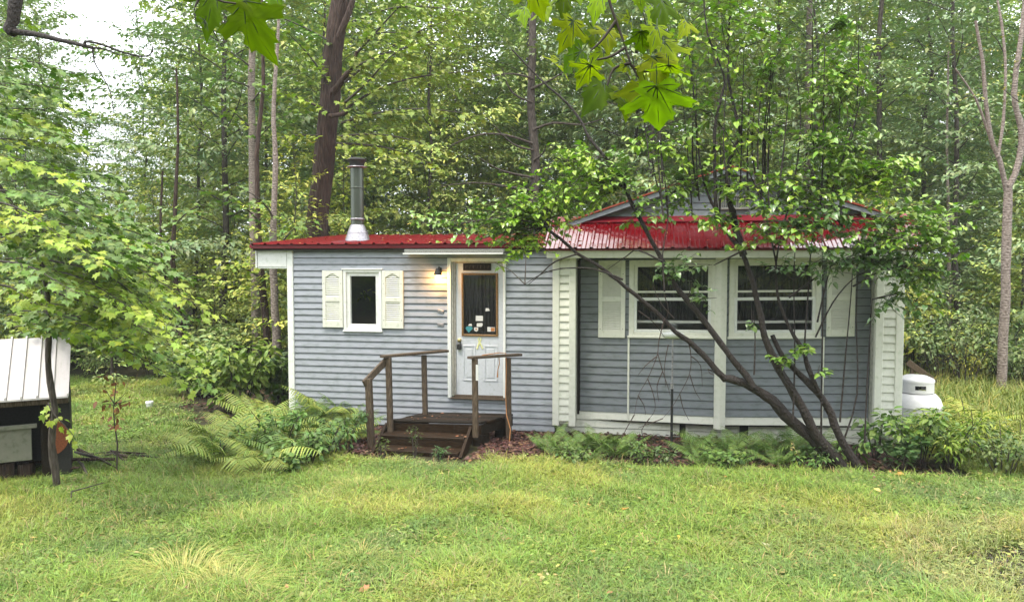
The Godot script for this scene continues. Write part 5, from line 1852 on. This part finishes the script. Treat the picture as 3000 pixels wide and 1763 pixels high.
# trunks one can tell apart, each standing where the photo shows it
func marked_trees() -> void:
	rng.seed = 1400
	var lime := Color(0.27, 0.35, 0.04)
	var green := Color(0.15, 0.24, 0.05)
	var list := [
		["pale_tree", "slender pale barked tree left of the thick trunk", [752, 1060, 748, 850, 742, 650, 738, 450, 736, 250, 740, 100, 745, -80], 17.0, 0.105, 0.06, "bark_pale", [[738, 300, 900, 200], [738, 200, 600, 120], [740, 420, 850, 330], [738, 380, 640, 300], [742, 150, 860, 60], [740, 260, 620, 230]]],
		["dark_trunk", "brown leaning trunk beside the left corner of the cabin", [790, 1080, 775, 900, 765, 800, 755, 640, 752, 450, 770, 250, 765, 0, 770, -100], 15.6, 0.085, 0.02, "bark", [[770, 820, 640, 760], [765, 750, 860, 660], [760, 650, 640, 560]]],
		["birch_trunk", "grey and white patched trunk by the left corner of the cabin", [812, 1130, 808, 960, 800, 800, 800, 640, 806, 480, 800, 300, 815, 100, 812, -100], 14.8, 0.09, 0.02, "bark_pale", [[805, 740, 900, 640], [800, 640, 700, 540]]],
		["dark_trunk", "black thin trunk in the gap left of the cabin", [535, 1090, 525, 960, 518, 860, 505, 760, 512, 600, 520, 420, 515, 200], 17.5, 0.09, 0.02, "bark", [[515, 830, 620, 800], [512, 760, 400, 700], [508, 660, 620, 590]]],
		["dark_trunk", "dark double trunk beside the thin one in the gap left of the cabin", [500, 1080, 496, 960, 488, 870, 470, 700, 475, 500], 18.0, 0.06, 0.02, "bark", [[480, 800, 380, 780], [475, 720, 560, 650]]],
		["bare_pine", "straight grey trunk with bare level branches behind the roof middle", [1562, 900, 1560, 700, 1566, 560, 1568, 450, 1562, 380, 1555, 290, 1560, 150, 1558, -60], 18.5, 0.13, 0.08, "bark_far", []],
		["forked_tree", "pale smooth forked tree at the right edge", [2935, 1140, 2945, 900, 2950, 750, 2955, 560, 2950, 545], 14.5, 0.09, 0.075, "bark_pale", []],
		["pale_tree", "thin pale trunk behind the lilac top", [2365, 640, 2362, 520, 2368, 380, 2370, 200, 2372, 20, 2375, -80], 21.0, 0.1, 0.07, "bark_pale", [[2368, 200, 2520, 80], [2370, 120, 2260, 20]]],
		["pale_tree", "thin grey trunk right of the lilac top", [2580, 640, 2578, 480, 2578, 300, 2575, 150, 2590, -60], 20.0, 0.07, 0.05, "bark_far", [[2580, 330, 2700, 240], [2577, 200, 2500, 90], [2577, 150, 2720, 60]]],
		["pale_tree", "thin pale trunk low behind the right bushes", [2785, 960, 2782, 800, 2780, 640, 2776, 420, 2780, 150], 19.0, 0.055, 0.02, "bark_pale", []],
	]
	for s in list:
		var o := thing(s[0], s[1], "tree")
		var tr := MB.new()
		bough(tr, full(s[2]), s[3], s[3], s[4], s[5], 10, 0.07)
		if s[0] == "forked_tree":
			bough(tr, full([2952, 560, 2985, 480, 2995, 380, 2975, 300, 2980, 200, 3000, 60, 3010, -60]), 14.5, 14.6, 0.06, 0.04, 9)
			bough(tr, full([2952, 560, 2930, 470, 2905, 400, 2890, 300, 2880, 180, 2860, 60]), 14.5, 14.2, 0.05, 0.025, 8)
			bough(tr, full([2905, 410, 2860, 290, 2800, 200]), 14.4, 14.2, 0.025, 0.012, 6)
			bough(tr, full([2925, 460, 2940, 360, 2948, 200, 2935, 60, 2915, -40]), 14.4, 14.6, 0.03, 0.02, 7)
		if s[0] == "bare_pine":
			for b in [[1560, 420, 1480, 395, 1400, 395, 1310, 430], [1562, 440, 1500, 420, 1440, 360], [1565, 560, 1480, 545, 1390, 535, 1290, 545], [1565, 520, 1470, 500, 1400, 460], [1562, 380, 1620, 360, 1700, 365, 1760, 350], [1568, 500, 1600, 495, 1640, 480], [1560, 230, 1500, 215, 1430, 225], [1565, 470, 1590, 450, 1600, 425], [1560, 300, 1500, 270, 1470, 200], [1556, 260, 1620, 230, 1700, 180], [1562, 640, 1450, 640, 1330, 655, 1200, 650]]:
				bough(tr, full(b), 18.4, 17.9, 0.035, 0.01, 6, 0.0)
		part("trunk", tr, M[s[6]], o)
		var lv := MB.new()
		lv.lit = false
		var tw := MB.new()
		for b in s[7]:
			spray(lv, tw, spot(b[0], b[1], s[3]), spot(b[2], b[3], s[3] - R(0, 1.2)), 0.8, 0.125, lime if R(0, 1) < 0.55 else green, "maple", 0.022, 0.2, 0.08, 4, 0.85, 0.45)
		if s[0] == "forked_tree":
			for b in [[2990, 300, 2900, 240], [2980, 200, 3060, 100], [2890, 300, 2800, 280], [2880, 150, 2760, 120], [2940, 150, 2860, 60]]:
				spray(lv, tw, spot(b[0], b[1], 14.4), spot(b[2], b[3], 14.0), 0.6, 0.08, Color(0.3, 0.27, 0.05), "kite", 0.012, 0.2, 0.08, 4, 0.55, 0.45)
		if lv.v.size():
			part("branches", tw, M.twig, o)
			part("crown", lv, M.leaf, o)

# foreground leaves hanging from above the camera
func hanging_branch() -> void:
	rng.seed = 1500
	var d := 1.55
	var groups := [
		["maple_branch", "maple twig with big backlit leaves hanging into the top right of the middle", [[1760, -120, 1785, 0, 1805, 60, 1830, 130, 1848, 185, 1880, 240, 1905, 275], [1805, 60, 1770, 110, 1730, 150], [1830, 140, 1790, 165, 1750, 175], [1848, 190, 1890, 210, 1950, 200], [1848, 185, 1800, 200, 1780, 250]],
			[[1556, -60, 1600, 95, 110], [1655, -30, 1650, 100, 85], [1760, -20, 1715, 85, 95], [1745, 92, 1690, 140, 90], [1705, 150, 1620, 215, 110], [1770, 150, 1705, 220, 85], [1775, 85, 1815, 185, 90], [1850, 60, 1810, 45, 50], [1868, -40, 1892, 60, 75], [1940, 0, 1945, 120, 115], [1925, 75, 1920, 155, 80], [1945, 120, 1995, 240, 120], [1915, 165, 1945, 260, 95], [1895, 255, 1815, 290, 110], [1770, 240, 1720, 330, 135], [1925, 250, 1932, 385, 150], [1800, 40, 1830, 100, 60], [1985, -60, 1975, 20, 90], [1840, 190, 1815, 205, 50], [1690, -60, 1700, 20, 90], [2010, 60, 2020, 110, 80], [1600, 20, 1560, 70, 80], [1680, 60, 1660, 120, 85], [1730, 190, 1690, 250, 80], [1880, 90, 1885, 150, 80], [1960, 190, 1970, 260, 95], [1820, 260, 1850, 330, 90], [1640, 180, 1610, 250, 90], [1910, 20, 1930, 60, 80], [1540, 20, 1520, 60, 70], [1840, 300, 1860, 360, 70]]],
		["maple_branch", "pair of big dark green maple leaves hanging at the top left of the middle", [[560, -140, 600, -40, 640, 0, 690, 10], [600, -40, 580, 0, 570, 20]],
			[[632, -30, 575, 100, 118], [716, 2, 765, 175, 140], [600, 60, 585, 95, 36], [560, -60, 500, 5, 80], [800, -60, 800, 20, 90], [680, -60, 690, 30, 80]]]]
	for g in groups:
		var o := thing(g[0], g[1], "branch")
		var tr := MB.new()
		for p in g[2]:
			bough(tr, full(p), d, d, 0.0035, 0.0018, 6, 0.0)
		part("twig", tr, M.twig, o)
		for q in g[3]:
			var a := spot(q[0], q[1], d + R(-0.08, 0.1))
			var b := spot(q[2], q[3], d + R(-0.1, 0.05))
			var m := MB.new()
			var tone := Color(0.26, 0.35, 0.02) if g[2].size() > 3 else Color(0.13, 0.2, 0.012)
			if R(0, 1) < 0.3:
				tone = Color(0.1, 0.165, 0.014)
			m.col = shade(tone, 0.2)
			var dir := (b - a).normalized()
			var size: float = q[4] / FOCAL * d * R(0.92, 1.08) * (1.0 if g[2].size() > 3 else 1.15)
			var face := Vector3(R(-0.5, 0.5), R(-0.3, 0.5), 1.0 if R(0, 1) < 0.8 else -1.0)
			var sh: Array = SHAPE.big_maple
			var cup := R(-0.1, 0.25)
			var curl := R(0.0, 0.3)
			var ring: Array = sh[0].slice(1)
			var c0 := Vector2(0, 0.28)
			var bent := [Vector3(0, 0.28, -curl * 0.08)]
			var tones := [m.col]
			var tr2 := []
			var nb := ring.size()
			var veins := [Vector2(0, 1), Vector2(0.6, 0.32), Vector2(-0.6, 0.32), Vector2(0.34, -0.02), Vector2(-0.34, -0.02), Vector2(0.27, 0.68), Vector2(-0.27, 0.68)]
			for q2 in 5:
				var f := (q2 + 1) / 5.0
				for k in nb:
					var e := c0.lerp(Vector2(ring[k].x, ring[k].y), f)
					bent.append(Vector3(e.x, e.y, 0.1 * absf(e.x) - 0.25 * e.y * e.y + cup * e.x * e.x - curl * e.y * e.y + 0.018 * sin(e.x * 17.0 + e.y * 13.0 + q[0])))
					var near := 1.0
					for vn: Vector2 in veins:
						near = minf(near, e.distance_to(Geometry2D.get_closest_point_to_segment(e, Vector2(0, 0.02), vn)))
					tones.append(m.col * (lerpf(1.25, 0.82, smoothstep(0.0, 0.09, near)) * R(0.93, 1.07)))
					var a1 := 0 if q2 == 0 else 1 + (q2 - 1) * nb + k
					var a2 := 0 if q2 == 0 else 1 + (q2 - 1) * nb + (k + 1) % nb
					var b1 := 1 + q2 * nb + k
					var b2 := 1 + q2 * nb + (k + 1) % nb
					tr2.append_array([a1, b2, b1])
					if q2 > 0:
						tr2.append_array([a1, a2, b2])
			m.leaf([bent, tr2], a, dir, face, size)
			for k in m.c.size():
				m.c[k] = tones[k]
			# normals of the rippled blade
			for k in m.n.size():
				m.n[k] = Vector3.ZERO
			for k in range(0, m.ix.size(), 3):
				var fn := (m.v[m.ix[k + 2]] - m.v[m.ix[k]]).cross(m.v[m.ix[k + 1]] - m.v[m.ix[k]])
				for w in 3:
					m.n[m.ix[k + w]] += fn
			for k in m.n.size():
				m.n[k] = m.n[k].normalized()
			var lf := part("leaf", m, M.leaf_big, o)
			# ribs
			var rb := MB.new()
			var x := dir.cross(face).normalized()
			var z := x.cross(dir)
			for tip in [Vector3(0, 0.98, 0), Vector3(0.6, 0.3, 0), Vector3(-0.6, 0.3, 0), Vector3(0.36, 0.0, 0), Vector3(-0.36, 0.0, 0), Vector3(0.26, 0.66, 0), Vector3(-0.26, 0.66, 0)]:
				var pts := []
				for k in 5:
					var f: float = k / 4.0
					var v: Vector3 = tip * f
					var h: float = 0.1 * absf(v.x) - 0.25 * v.y * v.y + cup * v.x * v.x - curl * v.y * v.y
					pts.append(a + (x * v.x + dir * v.y + z * (h - 0.004)) * size)
				rb.tube(pts, [0.0016, 0.0014, 0.0011, 0.0008, 0.0004], 4, false)
			# stalk
			rb.tube([a, a - dir * size * 0.25 + Vector3(0, size * 0.12, 0)], [0.0009, 0.0011], 5, false)
			part("ribs", rb, M.rib, lf)

# ---------------------------------------------------------------- the wood
func wood() -> void:
	var g1 := Color(0.3, 0.375, 0.125)
	var g2 := Color(0.39, 0.455, 0.125)
	var g3 := Color(0.265, 0.35, 0.165)
	var g4 := Color(0.45, 0.49, 0.1)
	var kinds := []
	var cols := [g1, g2, g3, g1, g4, g3, g2, g1]
	for k in 8:
		kinds.append(forest_tree("forest_tree", [15.0, 13.0, 16.0, 14.0, 11.0, 15.5, 12.5, 17.0][k], [0.07, 0.06, 0.085, 0.05, 0.04, 0.075, 0.05, 0.09][k], [0.1, 0.06, 0.14, 0.05, 0.04, 0.1, 0.07, 0.2][k], [3.0, 2.8, 3.3, 2.6, 2.4, 3.0, 2.6, 3.6][k], 0.155, cols[k], M.bark_pale if k == 3 or k == 6 else M.bark_far, 62, 2000 + k, 1.0))
	var small := []
	for k in 5:
		small.append(forest_tree("sapling", [4.2, 5.0, 3.4, 6.0, 4.6][k], 0.03, [0.12, 0.18, 0.1, 0.15, 0.2][k], [1.5, 1.6, 1.3, 1.7, 1.5][k], 0.12, [g2, g4, g1, g3, g4][k], M.bark_far, 22, 2100 + k, 1.0))
	rng.seed = 2200
	var used := []
	var rows := [[20.0, 3.0], [23.0, 3.0], [26.5, 3.2], [30.5, 3.4], [35.0, 3.7], [40.0, 4.2], [46.0, 4.8], [54.0, 5.5], [63.0, 6.5]]
	var nk := 0
	var zone := func(px: float, d: float) -> String:
		var where := "left of the pale slender trunk" if px < 730 else ("behind the low roof" if px < 1500 else ("behind the lilac" if px < 2550 else "right of the lilac"))
		return where
	for r in rows:
		var x: float = -r[0] * 0.82
		while x < r[0] * 0.82:
			var z: float = -r[0] + R(-1.3, 1.3)
			var px := 1500.0 + FOCAL * x / -z
			var at := Vector3(x + R(-0.7, 0.7), 0, z)
			at.y = ground_y(at.x, at.z)
			x += r[1] * R(0.75, 1.25)
			var q := local(at.x, at.z)
			if q.x > -1.5 and q.x < 6.6 and q.y > -8.6:
				continue
			if q.x > -5.6 and q.x <= -1.5 and q.y > -5.2:
				continue
			var s := R(0.85, 1.2) * (1.0 if r[0] < 28 else 1.2)
			# the gap of white sky at the upper left
			var gap := smoothstep(330.0, 130.0, absf(px - 270.0))
			s *= lerpf(1.0, clampf(0.30 * -z / 15.0, 0.3, 0.75), gap)
			if gap > 0.6 and R(0, 1) < 0.4:
				continue
			var k := rng.randi() % 8
			var src: Node3D = kinds[k]
			var look: String = ["full mid green", "light green", "bluish green", "slim pale barked", "yellow green", "dark bluish", "pale barked light green", "broad topped green"][k]
			var far: String = look + (" tree of the near wood " if r[0] < 25 else (" tree deeper in the wood " if r[0] < 38 else " distant tree far in the wood ")) + zone.call(px, r[0])
			var o: Node3D = src
			if used.has(k):
				o = copy(src, at, R(0, TAU), s, far)
			else:
				used.append(k)
				o.position = at
				o.rotation.y = R(0, TAU)
				o.scale = Vector3.ONE * s
				o.set_meta("label", far)
			o.set_meta("group", ("near forest trees " if r[0] < 25 else ("deeper forest trees " if r[0] < 38 else "distant forest trees ")) + zone.call(px, r[0]))
			nk += 1
	# the wood closes the yard behind the viewer too: it stands in the panes and the wet roof
	for i in 48:
		var a := R(-1.25, 1.25)
		var d := R(10.0, 24.0)
		var at := Vector3(sin(a) * d, 0, cos(a) * d)
		at.y = ground_y(at.x, minf(at.z, 4.0))
		var o := copy(kinds[i % 8], at, R(0, TAU), R(0.75, 1.0), "leafy tree of the wood behind the viewer, mirrored in the window panes")
		o.set_meta("group", "forest trees behind the viewer")
	for i in 40:
		var a := R(-1.3, 1.3)
		var d := R(7.0, 16.0)
		var at := Vector3(sin(a) * d, 0.5, cos(a) * d)
		var o := copy(small[i % 5], at, R(0, TAU), R(0.8, 1.3), "young tree of the wood behind the viewer, mirrored in the window panes")
		o.set_meta("group", "young trees behind the viewer")
	# saplings and undergrowth at the edge of the wood
	var su := []
	for i in 120:
		var d := R(14.5, 26.0)
		var x := R(-0.75, 0.75) * d
		var at := Vector3(x, 0, -d)
		var q := local(at.x, at.z)
		if q.x > -4.9 and q.x < 6.4 and q.y > -7.6:
			continue
		if q.x > 5.0 and d < 15.5:
			continue
		if x < -4.5 and x > -11.0 and d < 16.2:
			continue
		at.y = ground_y(at.x, at.z)
		var k := rng.randi() % 5
		var px := 1500.0 + FOCAL * x / d
		var lab: String = ["light green", "tall yellow green", "small mid green", "tallest bluish green", "yellowish"][k] + (" sapling at the edge of the wood " if d < 19 else " sapling back in the wood ") + zone.call(px, d)
		if px > 190 and px < 380 and d > 20:
			pass
		var o: Node3D
		if su.has(k):
			o = copy(small[k], at, R(0, TAU), R(0.7, 1.15), lab)
		else:
			su.append(k)
			o = small[k]
			o.position = at
			o.set_meta("label", lab)
		o.set_meta("group", "saplings " + zone.call(px, d))
	# low shrubs
	var sh := []
	for k in 4:
		rng.seed = 2300 + k
		var o := thing("understory_shrub", "", "shrub")
		bush(o, [1.3, 1.0, 1.6, 0.8][k], [0.9, 0.8, 0.9, 0.7][k], 9, 0.12, [g2, g1, g4, Color(0.07, 0.12, 0.035)][k], "oval", 620, M.leaf_far)
		sh.append(o)
	rng.seed = 2350
	su = []
	for i in 130:
		var d := R(13.5, 30.0)
		var x := R(-0.75, 0.75) * d
		var at := Vector3(x, 0, -d)
		var q := local(at.x, at.z)
		if q.x > -4.9 and q.x < 5.9 and q.y > -7.6:
			continue
		if lawn(x, -d) > 0.15 and x < 0:
			continue
		if x > 0 and d < 14.5:
			continue
		at.y = ground_y(at.x, at.z)
		var k := rng.randi() % 4
		var px := 1500.0 + FOCAL * x / d
		var lab: String = ["light green", "mid green", "tall yellow green", "small dark"][k] + (" low shrub at the wood edge " if d < 20 else " low shrub back in the wood ") + zone.call(px, d)
		var o: Node3D
		if su.has(k):
			o = copy(sh[k], at, R(0, TAU), R(0.7, 1.3), lab)
		else:
			su.append(k)
			o = sh[k]
			o.position = at
			o.set_meta("label", lab)
		o.set_meta("group", "forest shrubs " + zone.call(px, d))
	# the far end of the clearing is closed by undergrowth
	rng.seed = 2380
	for i in 26:
		var x := R(-15.0, -6.0)
		var at := Vector3(x, 0, R(-19.5, -16.6))
		at.y = ground_y(at.x, at.z)
		var k := rng.randi() % 4
		var o := copy(sh[k], at, R(0, TAU), R(0.5, 1.0), ["light green", "mid green", "yellow green", "dark"][k] + " shrub closing the far end of the clearing left of the cabin")
		o.set_meta("group", "shrubs at the end of the clearing")
	# shrubs one can point at
	rng.seed = 2400
	for s in [[690, 1215, 13.0, 1.25, 0.75, Color(0.19, 0.27, 0.045), 0.16, "big leaved bright shrub at the left corner of the cabin"], [600, 1180, 14.5, 1.0, 0.7, Color(0.15, 0.23, 0.05), 0.13, "pale layered shrub behind the bright one left of the cabin"], [830, 1180, 13.6, 0.9, 0.4, Color(0.12, 0.2, 0.04), 0.13, "narrow shrub against the cabin corner board"], [2760, 1150, 15.5, 1.9, 1.0, Color(0.16, 0.22, 0.08), 0.1, "tall pale leaved shrub behind the propane tank"], [2900, 1140, 16.0, 1.7, 1.0, Color(0.17, 0.23, 0.085), 0.1, "pale leaved shrub beside the forked tree"], [2690, 1110, 16.5, 1.6, 0.8, Color(0.14, 0.2, 0.07), 0.1, "pale shrub just past the right end of the cabin"], [3010, 1150, 15.0, 1.5, 0.9, Color(0.16, 0.22, 0.08), 0.1, "pale leaved shrub at the right edge"]]:
		var p := spot(s[0], s[1], s[2])
		p.y = ground_y(p.x, p.z)
		var o := thing("edge_shrub", s[7], "shrub", p)
		bush(o, s[3], s[4], 12, s[6], s[5], "oval", 900, M.leaf)

# ---------------------------------------------------------------- start
func _ready() -> void:
	var cam := Camera3D.new()
	cam.name = "camera"
	cam.position = Vector3(0, EYE, 0)
	cam.rotation.x = -TILT
	cam.fov = rad_to_deg(2.0 * atan(881.5 / FOCAL))
	cam.near = 0.05
	cam.far = 300.0
	add_child(cam)
	cam.current = true
	var env := Environment.new()
	env.background_mode = Environment.BG_SKY
	var sky := ProceduralSkyMaterial.new()
	sky.sky_top_color = Color(0.97, 0.985, 1.0)
	sky.sky_horizon_color = Color(0.93, 0.955, 0.98)
	sky.sky_curve = 0.2
	sky.sky_energy_multiplier = 1.0
	sky.ground_bottom_color = Color(0.2, 0.22, 0.16)
	sky.ground_horizon_color = Color(0.5, 0.53, 0.5)
	env.sky = Sky.new()
	env.sky.sky_material = sky
	env.background_energy_multiplier = 1.0
	env.tonemap_mode = Environment.TONE_MAPPER_LINEAR
	env.tonemap_exposure = 3.45
	env.sdfgi_enabled = true
	env.ssao_enabled = true
	env.ssil_enabled = true
	env.fog_enabled = true
	env.fog_density = 0.0009
	env.fog_light_color = Color(0.93, 0.96, 0.97)
	var we := WorldEnvironment.new()
	we.name = "world_environment"
	we.environment = env
	add_child(we)
	var sun := DirectionalLight3D.new()
	sun.name = "sun"
	sun.light_energy = 0.4
	sun.light_color = Color(1.0, 0.97, 0.92)
	sun.light_angular_distance = 14.0
	sun.shadow_enabled = true
	sun.basis = Basis.looking_at(Vector3(0.25, -1.0, -0.35))
	add_child(sun)

	rng.seed = 1
	bump.seed = 9
	bump.frequency = 0.05
	hu = Vector3(cos(HOUSE_TURN), 0, sin(HOUSE_TURN))
	hn = Vector3(-sin(HOUSE_TURN), 0, cos(HOUSE_TURN))
	materials()
	M.rib = plain(lin(0.035, 0.07, 0.008), 0.6)
	shapes()
	ground()
	house()
	var lamp := OmniLight3D.new()
	lamp.name = "porch_lamp_light"
	lamp.light_color = Color(1.0, 0.72, 0.36)
	lamp.light_energy = 0.12
	lamp.light_size = 0.035
	lamp.omni_range = 8.0
	lamp.omni_attenuation = 2.0
	lamp.shadow_enabled = true
	lamp.position = in_house(-1.79, 2.37, 0.13)
	add_child(lamp)
	steps()
	shed()
	yard_things()
	wood()
	marked_trees()
	near_maples()
	lilac()
	beds()
	hanging_branch()
	grass()
	yellow_tufts()
	litter()
	sticks()
